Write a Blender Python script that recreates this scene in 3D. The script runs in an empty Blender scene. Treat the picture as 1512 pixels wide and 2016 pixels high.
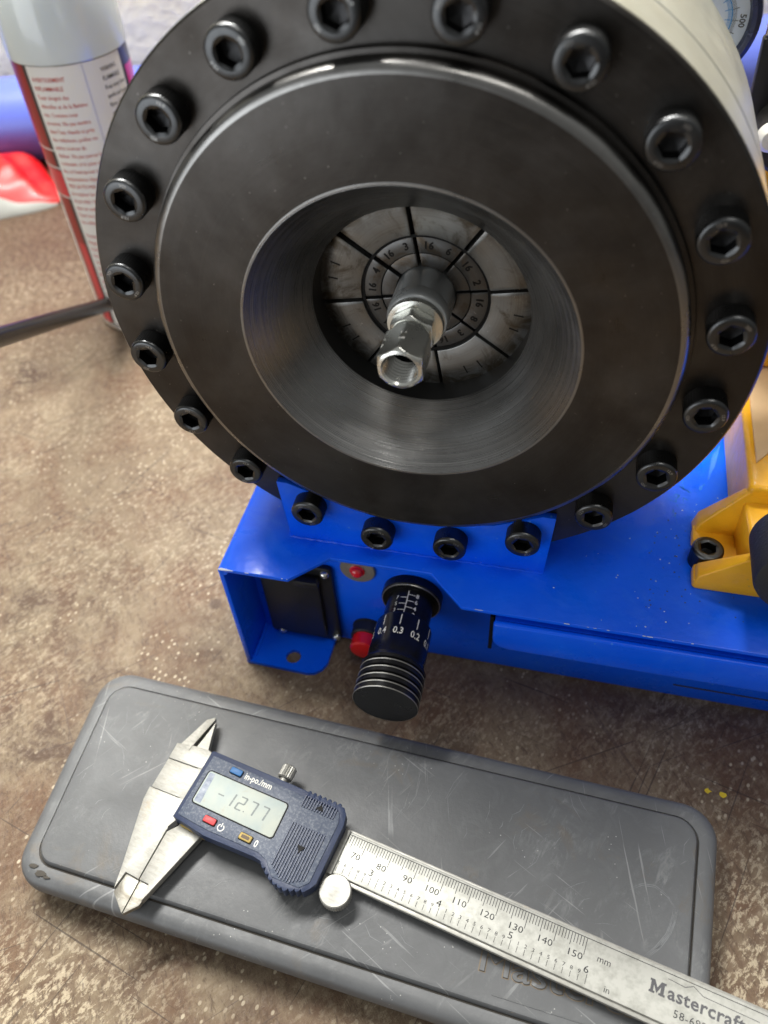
import bpy, bmesh, math, random
from mathutils import Vector, Matrix
random.seed(7)
S = 0.001                      # every length below is in millimetres
pi = math.pi
scene = bpy.context.scene
COL = scene.collection

# ------------------------------------------------------------------ camera
cd = bpy.data.cameras.new('camera')
cam = bpy.data.objects.new('camera', cd)
COL.objects.link(cam)
PITCH, YAW, ROLL = math.radians(-47.69), math.radians(-16.22), math.radians(-4.25)
fw = Vector((math.sin(YAW)*math.cos(PITCH), math.cos(YAW)*math.cos(PITCH), math.sin(PITCH)))
rt = fw.cross(Vector((0, 0, 1))).normalized()
up = rt.cross(fw)
r2 = rt*math.cos(ROLL)+up*math.sin(ROLL)
u2 = -rt*math.sin(ROLL)+up*math.cos(ROLL)
m = Matrix((r2, u2, -fw)).transposed().to_4x4()
m.translation = Vector((46.03, -202.97, 323.16))*S
cam.matrix_world = m
cd.sensor_fit = 'VERTICAL'
cd.sensor_height = 24
cd.sensor_width = 18
cd.lens = 24*1587.3/2016
cd.clip_start = 0.01
cd.clip_end = 30
cd.dof.use_dof = True
cd.dof.focus_distance = 0.283
cd.dof.aperture_fstop = 6.6
scene.camera = cam

# ------------------------------------------------------------------ world
w = bpy.data.worlds.new('World')
scene.world = w
w.use_nodes = True
nt = w.node_tree
bg = nt.nodes['Background']
geo = nt.nodes.new('ShaderNodeTexCoord')
sep = nt.nodes.new('ShaderNodeSeparateXYZ')
nt.links.new(geo.outputs['Generated'], sep.inputs[0])
mr = nt.nodes.new('ShaderNodeMapRange')
mr.inputs['From Min'].default_value = -1
mr.inputs['From Max'].default_value = 1
nt.links.new(sep.outputs['Z'], mr.inputs['Value'])
cr = nt.nodes.new('ShaderNodeValToRGB')
cr.color_ramp.elements[0].position = 0.0
cr.color_ramp.elements[0].color = (0.11, 0.11, 0.11, 1)
cr.color_ramp.elements[1].position = 1.0
cr.color_ramp.elements[1].color = (0.78, 0.80, 0.80, 1)
for ps, c in ((0.44, (0.22, 0.22, 0.22, 1)), (0.6, (0.52, 0.52, 0.50, 1))):
    e = cr.color_ramp.elements.new(ps)
    e.color = c
nt.links.new(mr.outputs[0], cr.inputs[0])
nt.links.new(cr.outputs[0], bg.inputs['Color'])
bg.inputs['Strength'].default_value = 0.40

# ------------------------------------------------------------------ lamps (workshop ceiling tubes and a window on the left)
def area(name, loc, target, sx, sy, power, color, spin=0.0):
    l = bpy.data.lights.new(name, 'AREA')
    l.shape = 'RECTANGLE'
    l.size = sx
    l.size_y = sy
    l.energy = power
    l.color = color
    o = bpy.data.objects.new(name, l)
    COL.objects.link(o)
    o.location = loc
    q = (Vector(target)-Vector(loc)).to_track_quat('-Z', 'Y').to_matrix() @ Matrix.Rotation(spin, 3, 'Z')
    o.rotation_euler = q.to_euler()
    return o
area('bench_light', (-0.24, 0.44, 1.22), (-0.02, -0.05, 0), 1.0, 0.09, 47, (1.0, 0.98, 0.94), math.radians(17))
area('ceiling_light', (0.5, -0.35, 2.1), (0, 0, 0), 1.3, 0.25, 9, (1.0, 0.97, 0.92))
area('door_light', (-1.0, -1.45, 0.12), (0, 0, 0.14), 1.3, 1.2, 14, (0.92, 0.96, 1.0))

scene.view_settings.view_transform = 'Standard'
scene.view_settings.look = 'None'
scene.view_settings.gamma = 1
scene.view_settings.exposure = 0.0

# ------------------------------------------------------------------ node helpers
def newmat(name, base=(0.5, 0.5, 0.5), rough=0.5, metal=0.0, coat=0.0, spec=0.5):
    mt = bpy.data.materials.new(name)
    mt.use_nodes = True
    b = mt.node_tree.nodes['Principled BSDF']
    b.inputs['Base Color'].default_value = (*base, 1)
    b.inputs['Roughness'].default_value = rough
    b.inputs['Metallic'].default_value = metal
    b.inputs['Coat Weight'].default_value = coat
    b.inputs['Specular IOR Level'].default_value = spec
    return mt
class NT:
    def __init__(s, mt):
        s.t = mt.node_tree
        s.b = s.t.nodes['Principled BSDF']
        s.tc = s.t.nodes.new('ShaderNodeTexCoord')
    def co(s, scale=(1, 1, 1), rot=(0, 0, 0), src='Object'):
        mp = s.t.nodes.new('ShaderNodeMapping')
        mp.inputs['Scale'].default_value = scale
        src_ = s.tc.outputs[src]
        if any(rot):
            m0 = s.t.nodes.new('ShaderNodeMapping')
            m0.inputs['Rotation'].default_value = rot
            m0.inputs['Location'].default_value = (rot[2], rot[0], 0.37*rot[2])
            s.t.links.new(src_, m0.inputs[0])
            src_ = m0.outputs[0]
        s.t.links.new(src_, mp.inputs[0])
        return mp.outputs[0]
    def noise(s, sc, vec, detail=4, rough=0.55, dist=0.0):
        n = s.t.nodes.new('ShaderNodeTexNoise')
        n.inputs['Scale'].default_value = sc
        n.inputs['Detail'].default_value = detail
        n.inputs['Roughness'].default_value = rough
        n.inputs['Distortion'].default_value = dist
        s.t.links.new(vec, n.inputs['Vector'])
        return n.outputs[0]
    def voro(s, sc, vec, feature='F1'):
        n = s.t.nodes.new('ShaderNodeTexVoronoi')
        n.feature = feature
        n.inputs['Scale'].default_value = sc
        s.t.links.new(vec, n.inputs['Vector'])
        return n.outputs[0]
    def ramp(s, v, stops):
        r = s.t.nodes.new('ShaderNodeValToRGB')
        els = r.color_ramp.elements
        while len(els) > 1:
            els.remove(els[-1])
        for i, (p, c) in enumerate(stops):
            c = (c, c, c) if not isinstance(c, (tuple, list)) else c
            if i == 0:
                e = els[0]
                e.position = p
            else:
                e = els.new(p)
            e.color = (*c, 1)
        s.t.links.new(v, r.inputs[0])
        return r.outputs[0]
    def mix(s, f, a, b, mode='MIX'):
        n = s.t.nodes.new('ShaderNodeMix')
        n.data_type = 'RGBA'
        n.blend_type = mode
        for k, v in ((0, f), (6, a), (7, b)):
            if hasattr(v, 'links'):
                s.t.links.new(v, n.inputs[k])
            elif isinstance(v, (int, float)):
                n.inputs[k].default_value = v if k == 0 else (v, v, v, 1)
            else:
                n.inputs[k].default_value = (*v, 1)
        return n.outputs[2]
    def math(s, op, a, b=0.5):
        n = s.t.nodes.new('ShaderNodeMath')
        n.operation = op
        for k, v in ((0, a), (1, b)):
            if hasattr(v, 'links'):
                s.t.links.new(v, n.inputs[k])
            else:
                n.inputs[k].default_value = v
        return n.outputs[0]
    def radius(s, ax='y'):
        sp = s.t.nodes.new('ShaderNodeSeparateXYZ')
        s.t.links.new(s.tc.outputs['Object'], sp.inputs[0])
        cb = s.t.nodes.new('ShaderNodeCombineXYZ')
        for k in 'XYZ':
            if k.lower() != ax:
                s.t.links.new(sp.outputs[k], cb.inputs[k])
        n = s.t.nodes.new('ShaderNodeVectorMath')
        n.operation = 'LENGTH'
        s.t.links.new(cb.outputs[0], n.inputs[0])
        c2 = s.t.nodes.new('ShaderNodeCombineXYZ')
        s.t.links.new(n.outputs['Value'], c2.inputs[0])
        s.t.links.new(sp.outputs[ax.upper()], c2.inputs[1])
        return c2.outputs[0]
    def bump(s, h, strength=0.3, dist=0.001, chain=None):
        n = s.t.nodes.new('ShaderNodeBump')
        n.inputs['Strength'].default_value = strength
        n.inputs['Distance'].default_value = dist
        s.t.links.new(h, n.inputs['Height'])
        if chain is not None:
            s.t.links.new(chain, n.inputs['Normal'])
        s.t.links.new(n.outputs[0], s.b.inputs['Normal'])
        return n.outputs[0]
    def set(s, key, v):
        s.t.links.new(v, s.b.inputs[key])

# ------------------------------------------------------------------ materials
M = {}
# workbench: worn brown hardboard with pale flecks, stains and cuts
mt = newmat('bench_top', rough=0.5); n = NT(mt)
o = n.co()
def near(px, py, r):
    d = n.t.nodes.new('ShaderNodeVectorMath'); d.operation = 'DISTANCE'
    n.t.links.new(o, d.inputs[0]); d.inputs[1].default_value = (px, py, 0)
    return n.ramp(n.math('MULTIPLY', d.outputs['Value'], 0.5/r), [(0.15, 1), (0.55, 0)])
big = n.noise(8, o, 3, 0.5, 0.4)
mid = n.noise(42, o, 5, 0.68, 0.9)
fin = n.noise(520, n.co((1, 0.5, 1), (0, 0, 0.5)), 7, 0.74, 0.3)
flk = n.noise(700, n.co((1, 0.30, 1), (0, 0, -0.6)), 6, 0.72, 0.5)
base = n.ramp(big, [(0.36, (0.066, 0.034, 0.017)), (0.5, (0.120, 0.074, 0.041)), (0.64, (0.170, 0.120, 0.072))])
tan = n.mix(n.ramp(mid, [(0.40, 0), (0.60, 1)]), base, (0.205, 0.153, 0.095))
rust = n.mix(n.ramp(n.noise(20, o, 4, 0.6, 0.3), [(0.46, 0), (0.64, 0.75)]), tan, (0.110, 0.052, 0.023))
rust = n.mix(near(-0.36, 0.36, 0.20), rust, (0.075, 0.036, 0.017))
worn = n.math('MAXIMUM', n.ramp(n.noise(13, o, 4, 0.6, 0.5), [(0.42, 0.10), (0.66, 0.50)]), n.math('MAXIMUM', near(0.17, -0.115, 0.085), near(-0.10, -0.19, 0.06)))
fl = n.mix(n.math('MULTIPLY', n.ramp(fin, [(0.500, 0), (0.575, 0.95)]), worn), rust, (0.46, 0.385, 0.265))
dk = n.mix(n.ramp(flk, [(0.36, 0.7), (0.47, 0)]), fl, (0.070, 0.040, 0.022))
sc = n.noise(8, n.co((1, 45, 1), (0, 0, 0.9)), 2, 0.5, 0.2)
dk = n.mix(n.ramp(sc, [(0.71, 0), (0.73, 0.5)]), dk, (0.08, 0.05, 0.035))
sc = n.noise(9, n.co((1, 60, 1), (0, 0, -0.75)), 2, 0.5, 0.3)
dk = n.mix(n.ramp(sc, [(0.70, 0), (0.72, 0.6)]), dk, (0.06, 0.035, 0.022))
gr = n.voro(330, n.co((1, 0.7, 1), (0, 0, 0.3)))
grm = n.math('MULTIPLY', n.ramp(gr, [(0.16, 1), (0.24, 0)]), n.ramp(n.noise(24, n.co((1, 1, 1), (0, 0, 1.7)), 4, 0.6), [(0.44, 0), (0.60, 0.8)]))
dk = n.mix(grm, dk, (0.50, 0.43, 0.31))
for rr_, th in ((1.9, 0.695), (0.25, 0.70), (2.6, 0.70)):
    sc = n.noise(11, n.co((1, 55, 1), (0, 0, rr_)), 2, 0.5, 0.25)
    dk = n.mix(n.ramp(sc, [(th, 0), (th+0.015, 0.7)]), dk, (0.035, 0.02, 0.013))
spot = n.voro(17, o)
dk = n.mix(n.ramp(spot, [(0.040, 0.85), (0.075, 0)]), dk, (0.07, 0.04, 0.024))
n.set('Base Color', dk)
n.set('Roughness', n.ramp(fin, [(0.40, 0.55), (0.62, 0.28)]))
bp = n.bump(fin, 0.75, 0.0009)
n.bump(flk, 0.65, 0.0007, bp)
M['bench'] = mt

mt = newmat('wall_paint', (0.74, 0.71, 0.62), 0.8); n = NT(mt)
h = n.noise(60, n.co(), 6, 0.65)
n.set('Base Color', n.ramp(h, [(0.3, (0.78, 0.72, 0.55)), (0.7, (0.88, 0.84, 0.69))]))
n.bump(h, 0.8, 0.004)
M['wall'] = mt

def paint(name, base, rough, coat, dust=None, dfac=0.35, orange=0.15):
    mt = newmat(name, base, rough, 0, coat, 0.22); n = NT(mt)
    mt.node_tree.nodes['Principled BSDF'].inputs['Coat Roughness'].default_value = 0.12
    o = n.co()
    a = n.noise(30, o, 5, 0.6, 0.5)
    col = n.mix(n.ramp(a, [(0.35, 0), (0.75, 0.5)]), base, tuple(min(1, c*1.5+0.006) for c in base))
    if dust:
        sp = n.voro(240, n.co((1, 0.8, 1)))
        msk = n.math('MULTIPLY', n.ramp(sp, [(0.06, 1), (0.14, 0)]), n.ramp(n.noise(25, o, 3), [(0.50, 0), (0.62, 1)]))
        col = n.mix(n.math('MULTIPLY', msk, 0.8), col, dust)
        sm = n.math('MULTIPLY', n.ramp(n.noise(42, n.co((1, 2.2, 1), (0, 0, 0.7)), 6, 0.7, 1.0), [(0.52, 0), (0.72, 1)]), dfac)
        col = n.mix(sm, col, dust)
    n.set('Base Color', col)
    n.set('Roughness', n.ramp(n.noise(70, o, 5, 0.6), [(0.3, rough*0.75), (0.7, rough*1.35)]))
    n.bump(n.noise(330, o, 2, 0.5), orange, 0.0004)
    return mt
M['blue'] = paint('blue_paint', (0.0, 0.098, 0.88), 0.30, 0.12, (0.08, 0.26, 0.85), 0.16, 0.3)
M['yellow'] = paint('yellow_paint', (0.76, 0.36, 0.012), 0.36, 0.3, (0.42, 0.28, 0.10), 0.30, 0.5)
M['panel'] = paint('faded_panel', (0.60, 0.42, 0.24), 0.6, 0.0)

def steel(name, c0, c1, metal, r0, r1, ring=None, ringax='y', stain=None, aniso=0.0, soft=None):
    mt = newmat(name, c0, r0, metal); n = NT(mt)
    o = n.co()
    a = n.noise(22, o, 6, 0.62, 0.6)
    col = n.ramp(a, [(0.32, c0), (0.70, c1)])
    fine = n.noise(500, o, 3, 0.6)
    col = n.mix(n.ramp(fine, [(0.68, 0), (0.76, 0.25)]), col, tuple(min(1, c*3+0.05) for c in c1))
    if soft:
        col = n.mix(n.ramp(n.noise(16, o, 6, 0.62, 0.3), [(0.42, 0), (0.66, 0.8)]), col, soft)
        col = n.mix(n.ramp(n.voro(34, o), [(0.03, 0.8), (0.06, 0)]), col, tuple(c*0.4 for c in soft))
        col = n.mix(n.ramp(n.voro(260, n.co((1, 1, 0.6), (0.4, 0, 0))), [(0.02, 0.8), (0.05, 0)]), col, (0.30, 0.29, 0.27))
    if stain:
        rd = n.t.nodes.new('ShaderNodeSeparateXYZ')
        n.t.links.new(n.radius('y'), rd.inputs[0])
        edge = n.math('MULTIPLY', n.ramp(n.math('MULTIPLY', rd.outputs[0], 25.0), [(0.70, 0), (0.84, 1)]), n.ramp(n.noise(85, n.co((1, 1, 1), (0, 0.4, 0)), 5, 0.75, 0.8), [(0.40, 0), (0.56, 0.95)]))
        col = n.mix(edge, col, stain)
        scr_ = n.noise(900, n.radius('y'), 3, 0.7)
        col = n.mix(n.ramp(scr_, [(0.50, 0), (0.70, 0.35)]), col, stain)
        col = n.mix(n.ramp(n.noise(62, o, 5, 0.7, 1.2), [(0.51, 0), (0.64, 0.8)]), col, stain)
    n.set('Base Color', col)
    rr = n.ramp(n.noise(90, o, 5, 0.6), [(0.3, r0), (0.7, r1)])
    n.set('Roughness', rr)
    if ring:
        rv = n.radius(ringax)
        g = n.noise(ring, rv, 3, 0.7)
        g2 = n.noise(ring*1.7, rv, 2, 0.8)
        n.set('Roughness', n.mix(0.10 if ring < 1000 else 0.4, rr, n.ramp(g2, [(0.35, r0*0.6), (0.65, min(1, r1*1.5))])))
        n.set('Base Color', n.mix(n.ramp(g2, [(0.45, 0), (0.75, 0.05 if ring < 1000 else 0.28)]), col, tuple(min(1, c*1.8) for c in c1)))
        n.bump(g, 0.07 if ring < 1000 else 0.30, 0.0003)
        n.b.inputs['Anisotropic'].default_value = aniso
    else:
        n.bump(n.noise(260, o, 4, 0.6), 0.12, 0.0003)
    return mt
M['black_steel'] = steel('blackened_steel', (0.052, 0.049, 0.046), (0.105, 0.100, 0.095), 0.95, 0.27, 0.40, 900, soft=(0.036, 0.030, 0.025))
M['bore'] = newmat('bore_oil_black', (0.03, 0.03, 0.03), 0.5, 0.6)
M['cone'] = steel('machined_cone', (0.19, 0.188, 0.184), (0.29, 0.288, 0.284), 0.97, 0.24, 0.34, 1500, aniso=0.6)
M['bolt'] = steel('bolt_black', (0.065, 0.067, 0.069), (0.105, 0.108, 0.110), 0.97, 0.24, 0.38)
M['bolt_hole'] = newmat('bolt_socket', (0.030, 0.030, 0.031), 0.30, 0.9)
M['drum'] = steel('pale_steel_drum', (0.58, 0.58, 0.50), (0.72, 0.72, 0.64), 0.8, 0.30, 0.44)
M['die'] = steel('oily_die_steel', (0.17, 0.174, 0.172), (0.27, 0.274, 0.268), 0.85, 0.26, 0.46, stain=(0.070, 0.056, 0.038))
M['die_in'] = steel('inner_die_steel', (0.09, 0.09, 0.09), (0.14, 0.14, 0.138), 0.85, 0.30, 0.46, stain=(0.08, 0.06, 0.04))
M['die_mark'] = newmat('stamped_mark', (0.010, 0.009, 0.008), 0.6, 0, 0, 0.2)
M['gap'] = newmat('black_gap', (0.006, 0.006, 0.006), 0.6, 0, 0, 0.2)  # near-black colour for slots, seams and openings
M['zinc'] = steel('zinc_plating', (0.66, 0.67, 0.63), (0.82, 0.82, 0.76), 0.9, 0.20, 0.34)
M['thread'] = steel('thread_steel', (0.34, 0.34, 0.32), (0.50, 0.50, 0.47), 0.97, 0.22, 0.34)
M['ferrule'] = steel('ferrule_steel', (0.46, 0.48, 0.48), (0.62, 0.64, 0.64), 0.55, 0.22, 0.38)
M['anod'] = steel('black_anodised', (0.010, 0.010, 0.011), (0.018, 0.018, 0.020), 0.5, 0.24, 0.36)
M['edge'] = newmat('worn_edge', (0.42, 0.41, 0.38), 0.35, 0.9)
M['white_ink'] = newmat('white_ink', (0.78, 0.77, 0.70), 0.6)
M['grey_ink'] = newmat('engraved_ink', (0.025, 0.025, 0.03), 0.7, 0, 0, 0.2)
M['ink_dim'] = newmat('dark_logo_ink', (0.055, 0.055, 0.06), 0.55)

mt = newmat('socket_plastic', (0.012, 0.012, 0.013), 0.45); n = NT(mt)
n.bump(n.noise(600, n.co(), 2), 0.12, 0.0003)
M['black_plastic'] = mt
mt = newmat('black_rubber', (0.020, 0.020, 0.021), 0.62); n = NT(mt)
n.bump(n.noise(900, n.co(), 3, 0.7), 0.7, 0.0005)
M['rubber'] = mt
M['hose'] = newmat('hose_cover', (0.008, 0.008, 0.008), 0.26, 0, 0, 0.30)
M['red_plastic'] = newmat('red_plastic', (0.70, 0.010, 0.015), 0.28, 0, 0.4)
mt = newmat('red_lens', (0.75, 0.01, 0.03), 0.12, 0, 0.8)
M['lens'] = mt
M['mark'] = newmat('grade_mark', (0.34, 0.34, 0.33), 0.35, 0.9)
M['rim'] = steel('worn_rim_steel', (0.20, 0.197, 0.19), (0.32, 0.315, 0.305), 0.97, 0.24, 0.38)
M['plate'] = steel('alloy_washer', (0.50, 0.49, 0.45), (0.60, 0.59, 0.55), 0.9, 0.30, 0.42)

# grey case plastic, scratched and dusty
mt = newmat('grey_case_plastic', rough=0.5); n = NT(mt)
o = n.co()
c = n.ramp(n.noise(14, o, 5, 0.6, 0.5), [(0.3, (0.080, 0.083, 0.086)), (0.7, (0.115, 0.119, 0.123))])
c = n.mix(n.ramp(n.noise(80, o, 5, 0.7, 0.8), [(0.48, 0), (0.66, 0.30)]), c, (0.15, 0.156, 0.16))
c = n.mix(n.math('MULTIPLY', n.ramp(n.noise(260, n.co((1, 0.4, 1), (0, 0, 0.4)), 5, 0.8, 0.6), [(0.52, 0), (0.68, 0.5)]), n.ramp(n.noise(28, n.co((1, 1, 1), (0.2, 0, 2)), 4, 0.6), [(0.50, 0), (0.64, 1)])), c, (0.27, 0.28, 0.28))
for k, (sx, rot, sd, fac) in enumerate(((30, 0.5, 16, 0.35), (22, -0.75, 22, 0.3), (34, 1.35, 13, 0.4), (22, 2.2, 18, 0.3))):
    ns = n.noise(sd, n.co((1, sx, 1), (0, 0, rot)), 3, 0.6, 0.35)
    msk = n.math('MULTIPLY', n.ramp(ns, [(0.665, 0), (0.69, fac)]), n.ramp(n.noise(17+5*k, n.co((1, 1, 1), (0.3*k, 0, 1.1*k)), 3), [(0.46, 0), (0.56, 1)]))
    c = n.mix(msk, c, (0.36, 0.37, 0.37))
c = n.mix(n.ramp(n.noise(31, n.co((1, 1, 1), (0, 0.7, 0)), 6, 0.7, 0.9), [(0.60, 0), (0.74, 0.55)]), c, (0.125, 0.095, 0.060))
wv = n.voro(420, o)
c = n.mix(n.math('MULTIPLY', n.ramp(wv, [(0.05, 1), (0.10, 0)]), n.ramp(n.noise(40, o, 2), [(0.55, 0), (0.62, 0.8)])), c, (0.5, 0.5, 0.48))
n.set('Base Color', c)
n.set('Roughness', n.ramp(n.noise(60, o, 5, 0.6), [(0.3, 0.42), (0.7, 0.6)]))
bp = n.bump(n.noise(700, o, 2, 0.6), 0.15, 0.0004)
M['case'] = mt
mt = newmat('case_groove_dirt', (0.048, 0.042, 0.034), 0.8)
M['dirt'] = mt
M['emboss_edge'] = newmat('emboss_edge_dirt', (0.19, 0.145, 0.095), 0.7)

# caliper steel
mt = newmat('caliper_steel', rough=0.3, metal=0.62); n = NT(mt)
o = n.co((1, 3.0, 1), (0, 0, 0))
c = n.ramp(n.noise(320, o, 6, 0.75, 0.5), [(0.34, (0.28, 0.275, 0.25)), (0.66, (0.39, 0.385, 0.355))])
c = n.mix(n.ramp(n.noise(60, n.co(), 6, 0.75, 0.8), [(0.60, 0), (0.76, 0.6)]), c, (0.34, 0.26, 0.17))
n.set('Base Color', c)
n.set('Roughness', n.ramp(n.noise(110, n.co(), 4), [(0.3, 0.46), (0.7, 0.62)]))
n.bump(n.noise(480, n.co((1, 0.2, 1)), 3), 0.12, 0.0002)
M['cal'] = mt
mt = newmat('caliper_scale_satin', rough=0.5, metal=0.5); n = NT(mt)
c = n.ramp(n.noise(220, n.co(), 5, 0.7), [(0.36, (0.36, 0.36, 0.325)), (0.56, (0.48, 0.48, 0.44))])
n.set('Base Color', c)
M['scale'] = mt
M['cal_tip'] = steel('dark_knife_steel', (0.24, 0.23, 0.20), (0.38, 0.37, 0.33), 0.7, 0.4, 0.55, stain=(0.10, 0.085, 0.06))  # darker than the caliper steel, with brown blotches
# navy housing plastic with grey dust rubbed into the grain
mt = newmat('navy_plastic', rough=0.42); n = NT(mt)
o = n.co()
c = n.ramp(n.noise(50, o, 4, 0.6), [(0.3, (0.013, 0.024, 0.066)), (0.7, (0.022, 0.037, 0.088))])
n.set('Base Color', c)
n.bump(n.noise(800, o, 2), 0.2, 0.0003)
M['navy'] = mt
mt = newmat('navy_plastic_dusty_face', rough=0.48); n = NT(mt)
o = n.co()
c = n.ramp(n.noise(70, o, 5, 0.7, 0.4), [(0.32, (0.034, 0.050, 0.090)), (0.62, (0.078, 0.096, 0.138))])
c = n.mix(n.ramp(n.noise(900, o, 3, 0.7), [(0.48, 0), (0.68, 0.6)]), c, (0.23, 0.25, 0.28))
n.set('Base Color', c)
n.bump(n.noise(900, o, 2), 0.3, 0.0003)
M['navy_face'] = mt
mt = newmat('lcd_glass', rough=0.5, spec=0.3); n = NT(mt)
o = n.co()
c = n.ramp(n.noise(60, o, 4, 0.6, 0.4), [(0.35, (0.36, 0.43, 0.43)), (0.65, (0.47, 0.50, 0.44))])
c = n.mix(n.ramp(n.noise(300, n.co((1, 1, 1), (1, 0, 0)), 5, 0.75), [(0.60, 0), (0.68, 0.6)]), c, (0.42, 0.40, 0.33))
n.set('Base Color', c)
M['lcd'] = mt
mt = newmat('lcd_dark_end', (0.16, 0.20, 0.30), 0.5); n = NT(mt)
n.set('Base Color', n.ramp(n.noise(260, n.co(), 5, 0.7), [(0.35, (0.10, 0.13, 0.20)), (0.65, (0.32, 0.36, 0.42))]))
M['lcd_dark'] = mt
M['lcd_digit'] = newmat('lcd_segment', (0.22, 0.245, 0.24), 0.5, 0, 0, 0.2)
M['blue_btn'] = newmat('blue_rubber_button', (0.012, 0.12, 0.33), 0.5)
M['red_btn'] = newmat('red_rubber_button', (0.55, 0.035, 0.04), 0.5)
M['yel_btn'] = newmat('yellow_rubber_button', (0.42, 0.30, 0.08), 0.6)
M['yel_btn_in'] = newmat('button_grime', (0.10, 0.065, 0.03), 0.6)
# can
M['cap'] = newmat('milky_cap', (0.66, 0.72, 0.71), 0.16, 0, 0.3)
M['cap'].node_tree.nodes['Principled BSDF'].inputs['Subsurface Weight'].default_value = 0.25
M['cap'].node_tree.nodes['Principled BSDF'].inputs['Subsurface Radius'].default_value = (0.01, 0.01, 0.01)
M['label_white'] = newmat('label_white', (0.78, 0.77, 0.72), 0.45, 0.0, 0.0, 0.3)
M['label_red'] = newmat('label_red', (0.62, 0.03, 0.05), 0.3, 0.1, 0.3)
M['label_pink'] = newmat('label_magenta', (0.70, 0.02, 0.14), 0.3, 0.1, 0.3)
M['label_dark'] = newmat('label_charcoal', (0.045, 0.04, 0.045), 0.3, 0.2, 0.3)
M['label_maroon'] = newmat('label_maroon', (0.30, 0.02, 0.02), 0.35, 0.0, 0.1)
M['ink_red'] = newmat('red_print', (0.52, 0.06, 0.05), 0.5)
M['ink_black'] = newmat('black_print', (0.04, 0.04, 0.04), 0.5)
M['chrome'] = newmat('bright_tin', (0.75, 0.75, 0.75), 0.15, 1.0)
M['pipe'] = newmat('violet_blue_pipe', (0.13, 0.18, 0.64), 0.36, 0, 0.1)
mt = newmat('bag_film', rough=0.25, coat=0.5); n = NT(mt)
M['bag_red'] = newmat('bag_red_film', (0.55, 0.005, 0.005), 0.42, 0, 0.1)
M['bag_white'] = newmat('bag_white_film', (0.42, 0.43, 0.40), 0.42, 0, 0.1)
M['dial'] = newmat('dial_face', (0.60, 0.68, 0.80), 0.35)
M['dial_blue'] = newmat('dial_blue_ink', (0.02, 0.25, 0.62), 0.5)
M['bezel'] = steel('dark_bezel', (0.04, 0.05, 0.10), (0.07, 0.08, 0.14), 0.7, 0.2, 0.3)
M['paint_fleck'] = newmat('yellow_paint_fleck', (0.75, 0.55, 0.02), 0.5)

# ------------------------------------------------------------------ object helpers
def link(name, me, mat, parent=None, loc=(0, 0, 0), rot=(0, 0, 0), smooth=35):
    o = bpy.data.objects.new(name, me)
    COL.objects.link(o)
    if mat is not None and not me.materials:
        me.materials.append(mat)
    if parent is not None:
        o.parent = parent
    o.location = Vector(loc)*S
    o.rotation_euler = rot
    return o
def finish(bm, name, smooth=35):
    bmesh.ops.recalc_face_normals(bm, faces=bm.faces)
    bm.verts.ensure_lookup_table()
    for v in bm.verts:
        v.co *= S
    me = bpy.data.meshes.new(name)
    bm.to_mesh(me)
    bm.free()
    if smooth:
        for p in me.polygons:
            p.use_smooth = True
        me.set_sharp_from_angle(angle=math.radians(smooth))
    return me
def ob(name, bm, mat, parent=None, loc=(0, 0, 0), rot=(0, 0, 0), smooth=35):
    return link(name, finish(bm, name, smooth), mat, parent, loc, rot)
def thing(name, label, cat, loc=(0, 0, 0), rz=0, group=None):
    o = bpy.data.objects.new(name, None)
    COL.objects.link(o)
    o.empty_display_size = 0.02
    o.location = Vector(loc)*S
    o.rotation_euler = (0, 0, rz)
    return tag(o, label, cat, group)
def tag(o, label, cat, group=None):
    o['label'] = label
    o['category'] = cat
    if group:
        o['group'] = group
    return o
def bevel(bm, wd, seg=2, ang=30):
    es = [e for e in bm.edges if len(e.link_faces) == 2 and e.calc_face_angle(0) > math.radians(ang)]
    if es and wd > 0:
        bmesh.ops.bevel(bm, geom=es, offset=wd, segments=seg, affect='EDGES', profile=0.5, clamp_overlap=True)
    return bm
def axmap(ax):
    # maps (a, b, h): a,b in the drawing plane, h along the axis
    if ax == 'z': return lambda a, b, h: (a, b, h)
    if ax == 'y': return lambda a, b, h: (a, h, b)
    return lambda a, b, h: (h, a, b)
def lathe(prof, n=64, ax='y', bm=None, c=(0, 0), knurl=None, phase=0.0):
    bm = bm or bmesh.new()
    f = axmap(ax)
    rings = []
    for i, (r, h) in enumerate(prof):
        if r < 1e-6:
            rings.append([bm.verts.new(f(c[0], c[1], h))])
        else:
            rg = []
            for k in range(n):
                t = 2*pi*k/n+phase
                rr = r
                if knurl and knurl[0] <= i <= knurl[1] and k % 2:
                    rr = r-knurl[2]
                rg.append(bm.verts.new(f(c[0]+rr*math.cos(t), c[1]+rr*math.sin(t), h)))
            rings.append(rg)
    for A, B in zip(rings, rings[1:]):
        if len(A) == 1 and len(B) == 1:
            continue
        for k in range(n):
            k2 = (k+1) % n
            if len(A) == 1:
                bm.faces.new((A[0], B[k], B[k2]))
            elif len(B) == 1:
                bm.faces.new((A[k], A[k2], B[0]))
            else:
                bm.faces.new((A[k], A[k2], B[k2], B[k]))
    return bm
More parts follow.
